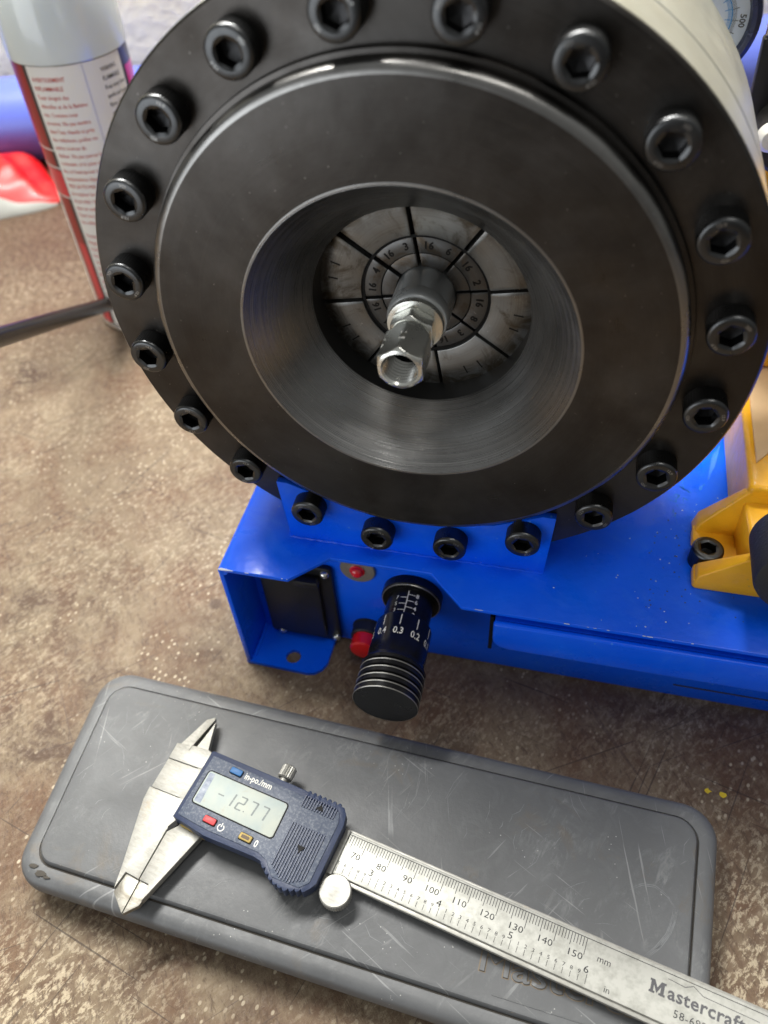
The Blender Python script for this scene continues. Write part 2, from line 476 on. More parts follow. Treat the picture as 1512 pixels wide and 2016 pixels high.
def prism(pts, h0, h1, ax='z', holes=(), bv=0, seg=2, bm0=None):
    bm = bmesh.new()
    f = axmap(ax)
    loops = [pts]+list(holes)
    es = []
    for lp in loops:
        vs = [bm.verts.new(f(a, b, h0)) for a, b in lp]
        es += [bm.edges.new((vs[i], vs[(i+1) % len(vs)])) for i in range(len(vs))]
    if holes:
        bmesh.ops.triangle_fill(bm, edges=es, use_beauty=True)
    else:
        bm.faces.new(bm.verts)
    ext = bmesh.ops.extrude_face_region(bm, geom=list(bm.faces))
    d = Vector(f(0, 0, h1-h0))
    bmesh.ops.translate(bm, verts=[v for v in ext['geom'] if isinstance(v, bmesh.types.BMVert)], vec=d)
    bmesh.ops.recalc_face_normals(bm, faces=bm.faces)
    if bv:
        bevel(bm, bv, seg)
    return merge(bm0, bm)
def merge(dst, src):
    if dst is None:
        return src
    me = bpy.data.meshes.new('tmp')
    src.to_mesh(me)
    src.free()
    dst.from_mesh(me)
    bpy.data.meshes.remove(me)
    return dst
def box(x0, x1, y0, y1, z0, z1, bv=0, seg=2, bm0=None):
    return prism([(x0, y0), (x1, y0), (x1, y1), (x0, y1)], z0, z1, 'z', bv=bv, seg=seg, bm0=bm0)
def circ(cx, cy, r, n=24):
    return [(cx+r*math.cos(2*pi*k/n), cy+r*math.sin(2*pi*k/n)) for k in range(n)]
def rrect(x0, x1, y0, y1, r, n=6):
    out = []
    for cx, cy, a0 in ((x1-r, y0+r, -90), (x1-r, y1-r, 0), (x0+r, y1-r, 90), (x0+r, y0+r, 180)):
        for k in range(n+1):
            t = math.radians(a0+90*k/n)
            out.append((cx+r*math.cos(t), cy+r*math.sin(t)))
    return out
def rquad(P, inset, r, n=8):
    """rounded, inset convex quadrilateral, P counter-clockwise"""
    q = []
    L = len(P)
    P = [Vector(p) for p in P]
    lines = []
    for i in range(L):
        a, b = P[i], P[(i+1) % L]
        d = (b-a).normalized()
        nn = Vector((-d.y, d.x))
        lines.append((a+nn*inset, d))
    cs = []
    for i in range(L):
        (a, d), (b, e) = lines[i-1], lines[i]
        t = ((b.x-a.x)*e.y-(b.y-a.y)*e.x)/(d.x*e.y-d.y*e.x)
        cs.append(a+d*t)
    for i in range(L):
        c = cs[i]
        d1 = (cs[i-1]-c).normalized()
        d2 = (cs[(i+1) % L]-c).normalized()
        ang = d1.angle(d2)
        tl = r/math.tan(ang/2)
        a, b = c+d1*tl, c+d2*tl
        cen = c+(d1+d2).normalized()*(r/math.sin(ang/2))
        va, vb = a-cen, b-cen
        for k in range(n+1):
            t = k/n
            v = va.lerp(vb, t)
            v = v.normalized()*r if r > 0 else v
            q.append(tuple(cen+v))
    return q
def loft(rings, cap=True):
    bm = bmesh.new()
    R = [[bm.verts.new((a, b, z)) for a, b in ring] for ring, z in rings]
    for A, B in zip(R, R[1:]):
        for k in range(len(A)):
            k2 = (k+1) % len(A)
            bm.faces.new((A[k], A[k2], B[k2], B[k]))
    if cap:
        bm.faces.new(R[0])
        bm.faces.new(R[-1])
    return bm
def tube(path, rad, n=16, bm=None):
    bm = bm or bmesh.new()
    P = [Vector(p) for p in path]
    rs = rad if isinstance(rad, (list, tuple)) else [rad]*len(P)
    prev = None
    rings = []
    ref = Vector((0, 0, 1))
    for i, p in enumerate(P):
        d = (P[min(i+1, len(P)-1)]-P[max(i-1, 0)]).normalized()
        if prev is None:
            a = d.cross(ref)
            if a.length < 1e-3:
                a = d.cross(Vector((1, 0, 0)))
            a.normalize()
        else:
            a = (prev-d*prev.dot(d)).normalized()
        prev = a
        b = d.cross(a)
        rings.append([bm.verts.new(p+(a*math.cos(2*pi*k/n)+b*math.sin(2*pi*k/n))*rs[i]) for k in range(n)])
    for A, B in zip(rings, rings[1:]):
        for k in range(n):
            bm.faces.new((A[k], A[(k+1) % n], B[(k+1) % n], B[k]))
    bm.faces.new(rings[0])
    bm.faces.new(rings[-1])
    return bm
def text_bm(body, size, align='LEFT', bold=0.0, ext=0.0, sx=1.0, spacing=1.0, res=2, shear=0.0, bv=0.0):
    cu = bpy.data.curves.new('lettering', 'FONT')
    cu.body = body
    cu.size = size
    cu.align_x = align
    cu.offset = bold
    cu.extrude = ext
    cu.bevel_depth = bv
    cu.space_character = spacing
    cu.resolution_u = res
    cu.shear = shear
    o = bpy.data.objects.new('lettering', cu)
    COL.objects.link(o)
    bpy.context.view_layer.update()
    me = bpy.data.meshes.new_from_object(o.evaluated_get(bpy.context.evaluated_depsgraph_get()))
    bpy.data.objects.remove(o)
    bpy.data.curves.remove(cu)
    bm = bmesh.new()
    bm.from_mesh(me)
    bpy.data.meshes.remove(me)
    for v in bm.verts:
        v.co.x *= sx
    return bm
def xf(bm, fn):
    for v in bm.verts:
        v.co = Vector(fn(*v.co))
    return bm
def rot2(bm, ang, dx=0, dy=0, dz=0):
    c, s = math.cos(ang), math.sin(ang)
    return xf(bm, lambda x, y, z: (x*c-y*s+dx, x*s+y*c+dy, z+dz))

# ================================================================== SETTING
def structure(o):
    o['kind'] = 'structure'
    return o
bm = bmesh.new()
vs = [bm.verts.new(v) for v in ((-1600, -460, 0), (1600, -460, 0), (1600, 1210, 0), (-1600, 210, 0))]
bm.faces.new(vs)
structure(ob('workbench_top', bm, M['bench'], smooth=0))
TK, TY, TR_ = 0.3142, 606.0, 35.0             # long pipe: y = TY + TK x, radius
bm = bmesh.new()
wy = lambda x: TY+TK*x+62
vs = [bm.verts.new(v) for v in ((-1600, wy(-1600), -5), (1600, wy(1600), -5), (1600, wy(1600), 1300), (-1600, wy(-1600), 1300))]
bm.faces.new(vs)
structure(ob('wall', bm, M['wall'], smooth=0))

p = ob('blue_pipe', tube([(x, TY+TK*x, TR_+0.3) for x in range(-1100, 1101, 100)], TR_, 48), M['pipe'])
tag(p, 'long violet blue pipe lying along the foot of the cream wall', 'pipe')

# ================================================================== HOSE CRIMPER
H = 174.8
crimper = thing('hose_crimper', 'hydraulic hose crimper with black ring of bolts on a blue steel base', 'crimping machine')

# ---- base housing: folded blue sheet channel
XL, YF, HB = -77.5, -24.9, 71.3
base_top = [(XL+1.5, YF), (-47.6, YF), (-33.8, -11.2), (7.6, -11.2), (22.0, YF), (330, YF), (330, 150), (XL+1.5, 150)]
bm = prism(base_top, HB-2, HB, 'z', bv=0.5, seg=2)
prism([(YF, 1.5), (150, 1.5), (150, HB-0.9), (YF, HB-0.9)], XL, XL+2.2, 'x', bv=0.6, seg=2, bm0=bm)
ob('base_housing', bm, M['blue'], crimper)
bm = tube([(XL+2.05, YF+0.25, HB-2.2), (XL+2.05, 149.5, HB-2.2)], 2.05, 16)
ob('folded_edge', bm, M['blue'], crimper)
tab = [(XL+0.2, YF), (-48, YF-1), (-44.5, YF-0.2), (-41.6, YF+2.4), (-40, YF+6), (-39.5, 2), (XL+0.2, 2)]
ob('mounting_tab', prism(tab, 0.2, 2.2, 'z', holes=[circ(-56.6, -18.7, 3.5, 24)]), M['blue'], crimper)
ob('tab_weld', tube([(XL+3.0, YF+3, 2.2), (XL+3.3, -14, 2.5), (XL+3.0, -6, 2.3)], 0.9, 8), M['blue'], crimper)
ob('front_panel', prism([(-74.2, 2.8), (330, 0.4), (330, HB-2.3), (-74.2, HB-2.3)], -4.3, -2.3, 'y', bv=0.3), M['blue'], crimper)
# skirt below the lip on the right, bent sheet
sk = [(34.6, 56), (35.4, 53.4), (37.5, 51.3), (41, 50.4), (330, 50.4), (330, 66.5), (34.6, 66.5)]
ob('drawer_front', prism(sk, -27.2, -24.4, 'y', bv=1.1, seg=3), M['blue'], crimper)
ob('drawer_slot', box(33.0, 34.4, -23.5, -4.4, 44, 66), M['gap'], crimper)
ob('drawer_body', box(35.0, 330, -24.3, -4.4, 50.6, 66), M['blue'], crimper)
ob('lower_rail', prism([(112, 9.8), (330, 9.8), (330, 10.5), (112, 10.5)], -4.6, -4.32, 'y'), M['dirt'], crimper)

# ---- power socket
sock = ob('power_socket', prism(rrect(-70.2, -36.3, 3.6, 57.4, 2.5), -7.0, -4.33, 'y', bv=0.7), M['black_plastic'], crimper)
ob('socket_lid', prism(rrect(-68.6, -42.0, 8.5, 52.0, 1.5), -9.6, -7.02, 'y', bv=0.8), M['black_plastic'], sock)
ob('lid_hinge', prism(rrect(-52.0, -41.0, 49.2, 52.9, 1.6), -12.2, -9.0, 'y', bv=0.5), M['black_plastic'], sock)
for (sx_, sz_) in ((-39.2, 54.0), (-38.2, 7.0), (-64.6, 6.0)):
    bm = lathe([(0, -9.0), (0.5, -8.95), (1.4, -8.6), (1.9, -7.9), (1.95, -7.03), (0, -7.03)], 20, 'y', c=(sx_, sz_))
    s_ = ob('screw', bm, M['zinc'], sock)
# ---- indicator lamp on its washer
wsh = ob('lamp_washer', lathe([(0, -5.6), (7.3, -5.6), (7.7, -5.2), (7.7, -4.33), (0, -4.33)], 40, 'y', c=(-24.9, 58.0)), M['plate'], crimper)
ob('indicator_lamp', lathe([(0, -8.4), (1.6, -8.2), (2.5, -7.4), (2.9, -6.2), (3.3, -6.1), (3.3, -5.62), (0, -5.62)], 28, 'y', c=(-24.9, 58.0)), M['lens'], crimper)
# ---- stop button
pb = ob('push_button', lathe([(0, -10.6), (6.6, -10.6), (7.1, -10.0), (7.1, -5.0), (7.6, -4.9), (7.6, -4.33), (0, -4.33)], 40, 'y', c=(-23.0, 14.4)), M['black_plastic'], crimper)
ob('button_cap', lathe([(0, -17.6), (3, -17.5), (5.4, -17.0), (6.0, -16.2), (6.0, -10.62), (0, -10.62)], 40, 'y', c=(-23.0, 14.4)), M['red_plastic'], pb)

# ---- adjustment micrometer
KX, KZ = -1.6, 46.3
kn = bpy.data.objects.new('micrometer_knob', None)
COL.objects.link(kn)
kn.parent = crimper
kn.location = Vector((KX, 0, KZ))*S
ob('knob_collar', lathe([(0, -9.3), (9.6, -9.3), (9.7, -8.9), (11.6, -8.9), (12.1, -9.2), (12.8, -8.4), (12.8, -4.33), (0, -4.33)], 72), M['anod'], kn)
ob('collar_rim', lathe([(12.05, -9.25), (12.35, -9.22), (12.5, -8.95), (12.3, -8.9), (12.05, -9.15)], 72), M['edge'], kn)
ob('sleeve', lathe([(9.7, -23.5), (9.7, -9.32)], 72), M['anod'], kn)
prof = [(0, -57.4), (12.5, -57.4), (12.9, -57.0), (12.9, -55.4)]
y = -55.4
for k in range(4):
    prof += [(11.6, y+0.5), (11.6, y+1.4), (12.9, y+1.9), (12.9, y+3.2)]
    y += 3.25
prof += [(12.1, -41.6), (11.6, -39.5), (11.7, -34.5), (11.5, -34.2), (11.5, -23.0), (11.0, -21.8), (9.75, -21.8)]
ob('thimble', lathe(prof, 96), M['anod'], kn)
for yy in (-57.35, -54.9, -51.65, -48.4, -45.15):
    r0 = 12.72 if yy < -57 else 12.84
    ob('worn_ring', lathe([(r0, yy-0.12), (r0+0.16, yy+0.02), (r0+0.16, yy+0.28), (r0, yy+0.4)], 96), M['edge'], kn)
def wrap(bm, rad, a0, y0, lift=0.04):
    # drawing x runs round the cylinder to the right, drawing y runs back along +Y
    def f(x, y, z):
        t = a0-x/rad
        return ((rad+lift)*math.cos(t), y0+y, (rad+lift)*math.sin(t))
    return xf(bm, f)
def bar(x0, x1, y0, y1, nseg=1):
    bm = bmesh.new()
    xs = [x0+(x1-x0)*k/nseg for k in range(nseg+1)]
    for a, b in zip(xs, xs[1:]):
        vs = [bm.verts.new((a, y0, 0)), bm.verts.new((b, y0, 0)), bm.verts.new((b, y1, 0)), bm.verts.new((a, y1, 0))]
        bm.faces.new(vs)
    return bm
A90 = math.radians(91)
bm = bar(-0.17, 0.17, -21.6, -10.2)
yy = -11.6
for i, (l_, r_) in enumerate((('', '8'), ('7', ''), ('', '6'), ('5', ''), ('', '4'), ('3', ''), ('', '2'))):
    yv = -12.0-i*1.55
    if r_:
        bm = merge(bm, bar(0.1, 3.0, yv-0.15, yv+0.15, 4))
        t = text_bm(r_, 2.7, bold=0.04)
        bm = merge(bm, xf(t, lambda x, y, z, yv=yv: (x+3.3, y+yv-0.9, z)))
    else:
        bm = merge(bm, bar(-3.0, -0.1, yv-0.15, yv+0.15, 4))
        t = text_bm(l_, 2.5)
        bm = merge(bm, xf(t, lambda x, y, z, yv=yv: (x-5.0, y+yv-0.9, z)))
ob('sleeve_scale', wrap(bm, 9.7, A90, 0), M['white_ink'], kn, smooth=0)
bm = None
for k, tx in enumerate(('0.5', '0.4', '0.3', '0.2', '0.1', '0.0', '0.9', '0.8', '0.7', '0.6')):
    xo = (k-2)*2*pi*11.5/10
    bm = merge(bm, bar(xo-0.2, xo+0.2, -28.0, -23.2))
    t = text_bm(tx, 4.3, 'CENTER', bold=0.06)
    bm = merge(bm, xf(t, lambda x, y, z, xo=xo: (x*0.82+xo, y-32.3, z)))
ob('thimble_scale', wrap(bm, 11.5, A90, 0, 0.06), M['white_ink'], kn, smooth=0)

# ---- bracket plate holding the ring, welded to the base
bk = [(-52.8, HB-0.6), (50.6, HB-0.6), (52.2, 103.4), (47.5, 103.4), (30, 95), (0, 90.5), (-30, 95), (-50, 103.2), (-54.5, 103.2)]
ob('bracket_plate', prism(bk, -3.0, -0.05, 'y', bv=0.35), M['blue'], crimper)
bm = bmesh.new()
wp = [(-52.6+103*k/60, -3.15+0.12*math.sin(k*2.1), HB+0.15+0.1*math.sin(k*1.3)) for k in range(61)]
ob('weld_seam', tube(wp, [0.45+0.18*math.sin(k*2.9) for k in range(61)], 6, bm), M['blue'], crimper)

# ---- flange, drum, cover plate with cone
ring = bpy.data.objects.new('press_head', None)
COL.objects.link(ring)
ring.parent = crimper
ring.location = Vector((0, 0, H))*S
RF = 102.4
ob('flange', lathe([(60, 0.0), (RF-0.7, 0.0), (RF, 0.7), (RF, 1.6), (60, 1.6)], 160), M['black_steel'], ring)
ob('drum_band', lathe([(60, 1.65), (RF+0.1, 1.65), (RF+0.1, 2.2), (RF+0.1, 21.6), (RF-0.5, 22.2), (60, 22.2)], 160), M['drum'], ring)
ob('drum', lathe([(60, 22.25), (RF-0.3, 22.25), (RF+0.2, 22.8), (RF+0.2, 76.5), (RF-1.4, 78.1), (40, 78.1)], 160), M['drum'], ring)
RC = 80.9
ob('cover_plate', lathe([(52.1, -7.9), (RC-2.6, -7.9)], 180), M['black_steel'], ring)
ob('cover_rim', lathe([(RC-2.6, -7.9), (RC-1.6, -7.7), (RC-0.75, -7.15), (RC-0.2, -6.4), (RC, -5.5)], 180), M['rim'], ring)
ob('cover_side', lathe([(RC, -5.5), (RC, -2.2), (RC+1.2, -2.0), (RC+1.4, -1.6), (RC+1.4, -0.03), (52.1, -0.03)], 180), M['black_steel'], ring)
ob('cone', lathe([(52.08, -7.88), (51.7, -7.95), (35.7, 12.1), (35.5, 12.6)], 180), M['cone'], ring)
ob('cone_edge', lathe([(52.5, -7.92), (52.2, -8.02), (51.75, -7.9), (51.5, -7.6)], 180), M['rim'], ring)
ob('bore', lathe([(35.5, 12.6), (35.5, 34)], 128), M['bore'], ring)

# ---- bolts
def bolt_meshes():
    r = 6.45
    prof = [(3.78, 0.35), (4.05, -0.02), (5.45, -0.02), (5.95, 0.12), (6.30, 0.50), (r, 1.05), (r, 1.2), (r, 9.6), (r-0.3, 9.9)]
    # heights count backwards from the front face of the head
    n_ = 84
    bm = lathe(prof[1:], n_, 'y', knurl=(5, 6, 0.22))
    # hexagonal socket with countersunk lip
    f = axmap('y')
    lip = [bm.verts.new(f(4.05*math.cos(2*pi*k/n_), 4.05*math.sin(2*pi*k/n_), -0.02)) for k in range(n_)]
    def hexr(t, ap):
        a = (t+pi/6) % (pi/3)-pi/6
        return ap/math.cos(a)
    R0 = [bm.verts.new(f(*(hexr(2*pi*k/n_, 3.05)*Vector((math.cos(2*pi*k/n_), math.sin(2*pi*k/n_)))), 0.35)) for k in range(n_)]
    for k in range(n_):
        bm.faces.new((lip[k], lip[(k+1) % n_], R0[(k+1) % n_], R0[k]))
    head = finish(bm, 'bolt_head', 40)
    head.materials.append(M['bolt'])
    bm = bmesh.new()
    A = [bm.verts.new(f(*(hexr(2*pi*k/n_, 3.05)*Vector((math.cos(2*pi*k/n_), math.sin(2*pi*k/n_)))), 0.35)) for k in range(n_)]
    B = [bm.verts.new(f(*(hexr(2*pi*k/n_, 3.02)*Vector((math.cos(2*pi*k/n_), math.sin(2*pi*k/n_)))), 4.2)) for k in range(n_)]
    cV = bm.verts.new(f(0, 0, 5.0))
    for k in range(n_):
        bm.faces.new((A[k], A[(k+1) % n_], B[(k+1) % n_], B[k]))
        bm.faces.new((B[k], B[(k+1) % n_], cV))
    sock_ = finish(bm, 'hex_socket', 30)
    sock_.materials.append(M['bolt_hole'])
    bm = None
    for tx, cen in (('12.9', 90), ('XD', 270)):
        t = text_bm(tx, 1.45, 'CENTER', bold=0.03, ext=0.05)
        def fn(x, y, z, cen=cen):
            rr = 4.55+y*0.85
            th = math.radians(cen)-x/5.0
            return (rr*math.cos(th), -0.04-z, rr*math.sin(th))
        bm = merge(bm, xf(t, fn))
    mk = finish(bm, 'grade_mark', 0)
    mk.materials.append(M['mark'])
    return head, sock_, mk
hm, sm, mm = bolt_meshes()
b0 = link('cap_screw', hm, None, ring)
s0 = link('hex_socket', sm, None, b0)
k0 = link('grade_mark', mm, None, b0)
# screw index 11 stands just left of the bottom, counted on clockwise... angles step 18 degrees
for i in range(1, 21):
    a = math.radians(-99+18*(i-11))
    if i == 1:
        b = b0
        kids = (s0, k0)
    else:
        b = b0.copy(); COL.objects.link(b); b.parent = ring
        kids = []
        for s in (s0, k0):
            c = s.copy(); COL.objects.link(c); c.parent = b
            kids.append(c)
    hb = -9.55 if 10 <= i <= 13 else -6.85
    b.location = Vector((91.14*math.cos(a), hb, 91.14*math.sin(a)))*S
    b.rotation_euler = (0, random.uniform(0, 2*pi), 0)

# ---- die segments
YD = 21.65
numbers = {0: ('16', '2'), 1: ('16', '6'), 2: ('16', '3'), 3: ('16', '4'), 4: ('4', '16'), 5: ('16', '8'), 6: ('3', '16'), 7: ('16', '8')}
lightmap = {}
def sector(r0, r1, a0, a1, gap, n=14):
    out = []
    for k in range(n+1):
        t = a0+(a1-a0)*k/n
        out.append(t)
    g1 = math.asin(min(0.9, gap/r1)); g0 = math.asin(min(0.9, gap/r0))
    pts = [(r1*math.cos(a0+g1+(a1-a0-2*g1)*k/n), r1*math.sin(a0+g1+(a1-a0-2*g1)*k/n)) for k in range(n+1)]
    pts += [(r0*math.cos(a1-g0-(a1-a0-2*g0)*k/n), r0*math.sin(a1-g0-(a1-a0-2*g0)*k/n)) for k in range(n+1)]
    return pts
for k in range(8):
    a0 = math.radians(9+45*k); a1 = a0+pi/4
    g = (0.75, 0.55, 0.85, 0.7, 0.45, 0.4, 0.6, 0.35)[k]
    dy = (0.0, 0.12, 0.25, 0.1, 0.0, 0.2, 0.05, 0.15)[k]
    sg = ob('die_shoe', prism(sector(21.5, 37.5, a0, a1, g), YD+dy, YD+14, 'y', bv=0.35), M['die'], ring)
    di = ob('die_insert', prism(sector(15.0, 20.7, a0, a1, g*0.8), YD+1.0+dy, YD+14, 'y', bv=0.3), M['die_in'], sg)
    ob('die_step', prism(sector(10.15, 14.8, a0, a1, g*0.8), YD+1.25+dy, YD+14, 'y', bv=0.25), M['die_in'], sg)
    am = (a0+a1)/2
    bm = None
    for tx, off in zip(numbers[k], (0.17, -0.20)):
        t = text_bm(tx, 3.5, 'CENTER', bold=0.08, ext=0.08)
        def fn(x, y, z, off=off):
            # upright for a reader whose up is outward
            rr = 16.7+y
            th = am+off-x/18.0
            return (rr*math.cos(th), YD+0.93+dy-z, rr*math.sin(th))
        bm = merge(bm, xf(t, fn))
    ob('stamped_number', bm, M['die_mark'], sg, smooth=0)
    bm = None
    # the single strokes stamped on the outer shoes
    for off in (0.10, -0.08):
        t = prism([(-0.28, 0), (0.28, 0), (0.22, 3.4), (-0.9, 2.6), (-0.22, 2.9)], 0, 0.1, 'z')
        def fn(x, y, z, off=off):
            rr = 29.5+y
            th = am+off-x/31.0
            return (rr*math.cos(th), YD-0.06+dy-z*0.3, rr*math.sin(th))
        bm = merge(bm, xf(t, fn))
    if k in (3, 4, 6, 7):
        ob('stroke_mark', bm, M['die_mark'], sg, smooth=0)
    else:
        bm.free()
ob('die_holder', lathe([(0, YD+15), (37.5, YD+15)], 64), M['gap'], ring)
ob('die_seam_ring', lathe([(20.6, YD+0.9), (21.6, YD+0.9)], 96), M['gap'], ring)  # flat black ring closing the seam between shoes and inserts

# ---- yellow pump casting on the right of the base, with its gauge
pump = bpy.data.objects.new('pump_casting', None)
COL.objects.link(pump)
pump.parent = crimper
foot = [(107, 0.4), (150, 0.4), (150, 33), (109.5, 33), (106.2, 29), (105.9, 22.0), (107.4, 19.4), (111, 19.2), (114, 14.5), (111, 9.8), (106.5, 9.6), (105.8, 8.6), (105.8, 1.6)]
ob('pump_foot', prism(foot, HB+0.02, HB+4.0, 'z', bv=0.6), M['yellow'], pump)
def wing(y0, y1, y0t, y1t, prof):
    bm = bmesh.new()
    A = []; B = []
    zmin = min(z for x, z in prof); zmax = max(z for x, z in prof)
    for x, z in prof:
        t = (z-zmin)/(zmax-zmin)
        A.append(bm.verts.new((x, y0+(y0t-y0)*t, z)))
        B.append(bm.verts.new((x, y1+(y1t-y1)*t, z)))
    bm.faces.new(A); bm.faces.new(B)
    L = len(A)
    for k in range(L):
        bm.faces.new((A[k], A[(k+1) % L], B[(k+1) % L], B[k]))
    bmesh.ops.recalc_face_normals(bm, faces=bm.faces)
    return bevel(bm, 0.9, 3)
ob('gusset', wing(0.2, 9.2, 2.4, 5.4, [(105.8, HB+0.5), (150, HB+0.5), (150, 93), (123, 90.5), (106.8, 78)]), M['yellow'], pump)
ob('gusset', wing(25.8, 34.6, 29.5, 33, [(106.3, HB+0.5), (150, HB+0.5), (150, 99), (121.8, 97.5), (107.6, 79)]), M['yellow'], pump)
ob('pump_body', box(121.0, 175, 29.0, 150, HB+0.05, 100, bv=2.2, seg=3), M['yellow'], pump)
ob('pump_nose', prism([(122.5, 6), (175, 6), (175, 32), (121.0, 32)], HB+3.0, 92.5, 'z', bv=1.6, seg=3), M['yellow'], pump)
pts = [(124.2, 42.5), (129.5, 49.5), (165, 96), (170, 146), (124.2, 146)]
ob('pump_cover_panel', prism(pts, 99.6, 100.9, 'z', bv=0.4), M['panel'], pump)
ob('pump_head_block', box(106.0, 170, 101, 150, 100.2, 190, bv=5, seg=4), M['yellow'], pump)
b = bpy.data.objects.new('cap_screw', hm)
COL.objects.link(b); b.parent = pump
b.location = Vector((110.6, 14.3, 80.0))*S
b.rotation_euler = (-pi/2, 0, 0)
b.scale = (0.92, 0.92, 0.92)
c = s0.copy(); COL.objects.link(c); c.parent = b
ob('rubber_grip', lathe([(0, -15), (15.5, -15), (17.4, -14.2), (18, -12.5), (18, 6), (16, 8), (0, 8)], 64, 'y', c=(137.6, 101)), M['rubber'], pump)
# gauge
gg = bpy.data.objects.new('pressure_gauge', None)
COL.objects.link(gg); gg.parent = crimper
gg.location = Vector((73.5, 100, 233.5))*S
ob('gauge_bezel', lathe([(15.6, -0.5), (16.2, -2.6), (17.6, -3.4), (19.0, -2.6), (19.4, -1), (19.4, 14), (0, 14)], 72), M['bezel'], gg)
ob('gauge_dial', lathe([(0, -0.2), (15.7, -0.2)], 64), M['dial'], gg)
bmk = None; bmb = None
for k in range(-60, 61):
    a = math.radians(k*1.7)
    big_ = (k % 10 == 0)
    L0, L1 = 10.7, (12.6 if big_ else 11.9)
    wd = 0.22 if big_ else 0.11
    q = bar(L0, L1, -wd/2, wd/2)
    bmk = merge(bmk, xf(q, lambda x, y, z, a=a: (x*math.cos(a)-y*math.sin(a), -0.26, x*math.sin(a)+y*math.cos(a))))
    L0b = 8.4 if big_ else 9.2
    q = bar(L0b, 10.3, -wd/2, wd/2)
    bmb = merge(bmb, xf(q, lambda x, y, z, a=a+0.02: (x*math.cos(a)-y*math.sin(a), -0.26, x*math.sin(a)+y*math.cos(a))))
t = text_bm('500', 2.6, 'CENTER', bold=0.05)
bmk = merge(bmk, xf(t, lambda x, y, z: (12.9+y, -0.28, -x)))
ob('dial_numbers', bmk, M['ink_black'], gg, smooth=0)
ob('dial_inner_scale', bmb, M['dial_blue'], gg, smooth=0)
ob('dial_inner_ring', lathe([(10.35, -0.24), (10.65, -0.24)], 72), M['dial_blue'], gg)
# lever strap and cap between gauge and pump
ob('release_lever', prism([(96.8, 203), (104, 200), (102.5, 229), (95.9, 227)], 104, 109, 'y', bv=0.6), M['black_plastic'], crimper)
ob('lever_tip', prism([(96.0, 227.5), (101.5, 229), (101, 235), (96.3, 234)], 104.5, 108.5, 'y', bv=0.8), M['chrome'], crimper)
lv = ob('hose_port', lathe([(0, -2), (9, -2), (10.5, -0.5), (10.5, 16), (0, 16)], 48), M['rubber'], crimper, loc=(110, 92, 200))
ob('port_cap', lathe([(0, -6), (3.2, -5.6), (4.6, -4), (4.9, -2.05), (0, -2.05)], 32, 'y', c=(-6.0, 2.5)), M['label_white'], lv)

# ================================================================== HOSE FITTING
fit = thing('hose_fitting', 'silver zinc hose fitting held in the centre of the crimper dies', 'hose fitting', (0, 0, H))
FR = 9.9
prof = [(8.2, 7.2), (9.2, 7.6), (9.75, 8.4), (FR, 9.4), (FR, 12.6), (9.75, 12.9), (FR, 13.2), (FR, 34), (0, 34)]
bm = lathe(prof, 96)
for v in bm.verts:                      # eight crimped flats
    r = math.hypot(v.co.x, v.co.z)
    if v.co.y > 13 and r > 5:
        t = math.atan2(v.co.z, v.co.x)-math.radians(9)
        r2_ = r-0.28*(0.5+0.5*math.cos(8*t))
        v.co.x *= r2_/r; v.co.z *= r2_/r
ob('ferrule', bm, M['ferrule'], fit)
ob('collar', lathe([(0, 5.0), (7.4, 5.0), (8.9, 5.3), (9.15, 6.0), (9.15, 7.0), (8.3, 7.5), (0, 7.5)], 72), M['zinc'], fit)
def hexnut(rc, y0, y1, cham, phase, hole=None, extra=None):
    """hexagon bar with domed chamfers at both ends; y0 is the front"""
    n_ = 96
    bm = bmesh.new()
    ap = rc*math.cos(pi/6)
    def hr(t):
        a = (t-phase+pi/6) % (pi/3)-pi/6
        return ap/math.cos(a) if False else ap/math.cos(((t-phase) % (pi/3))-pi/6)
    rows = []
    ys = [y0+cham*k/5 for k in range(6)]+[y0+(y1-y0)*k/12 for k in range(3, 10)]+[y1-cham*(5-k)/5 for k in range(6)]
    for y in ys:
        d = min(y-y0, y1-y)
        lim = ap*0.985+(rc-ap*0.985)*min(1, d/cham)*1.02
        row = []
        for k in range(n_):
            t = 2*pi*k/n_
            r = min(hr(t), lim)
            if extra:
                r = extra(r, t, y, hr(t), rc)
            row.append(bm.verts.new((r*math.cos(t), y, r*math.sin(t))))
        rows.append(row)
    def band(A, B):
        for k in range(n_):
            bm.faces.new((A[k], A[(k+1) % n_], B[(k+1) % n_], B[k]))
    for A, B in zip(rows, rows[1:]):
        band(A, B)
    def cring(r, y):
        return [bm.verts.new((r*math.cos(2*pi*k/n_), y, r*math.sin(2*pi*k/n_))) for k in range(n_)]
    if hole:
        prev = rows[0]
        for r, y in hole:
            cur = cring(r, y)
            band(prev, cur)
            prev = cur
    else:
        bm.faces.new(rows[0])
    bm.faces.new(rows[-1])
    return bm
ob('hex_body', hexnut(7.6, -0.6, 4.9, 0.9, math.radians(32)), M['zinc'], fit)
t = text_bm('TC', 3.0, 'CENTER', bold=0.05, ext=0.06)
ob('maker_mark', xf(t, lambda x, y, z: (x+1.5, -0.62-z*0.4+0.0, 5.4+y*0.45)), M['ferrule'], fit, smooth=0)
ob('neck', lathe([(0, -3.5), (6.3, -3.5), (6.5, -2.5), (6.2, -0.5), (0, -0.5)], 64), M['zinc'], fit)
thread = [(5.7, -17.4), (5.2, -16.7)]
y = -16.5
for k in range(7):
    thread += [(5.45, y), (5.45, y+0.12), (4.7, y+0.72), (4.7, y+0.84)]
    y += 1.42
thread += [(5.3, y), (5.3, y+2.0), (3.2, y+3.2), (2.2, y+3.4), (2.2, y+8)]
groove_y = [-16.5+1.42*k+0.06 for k in range(1, 7)]
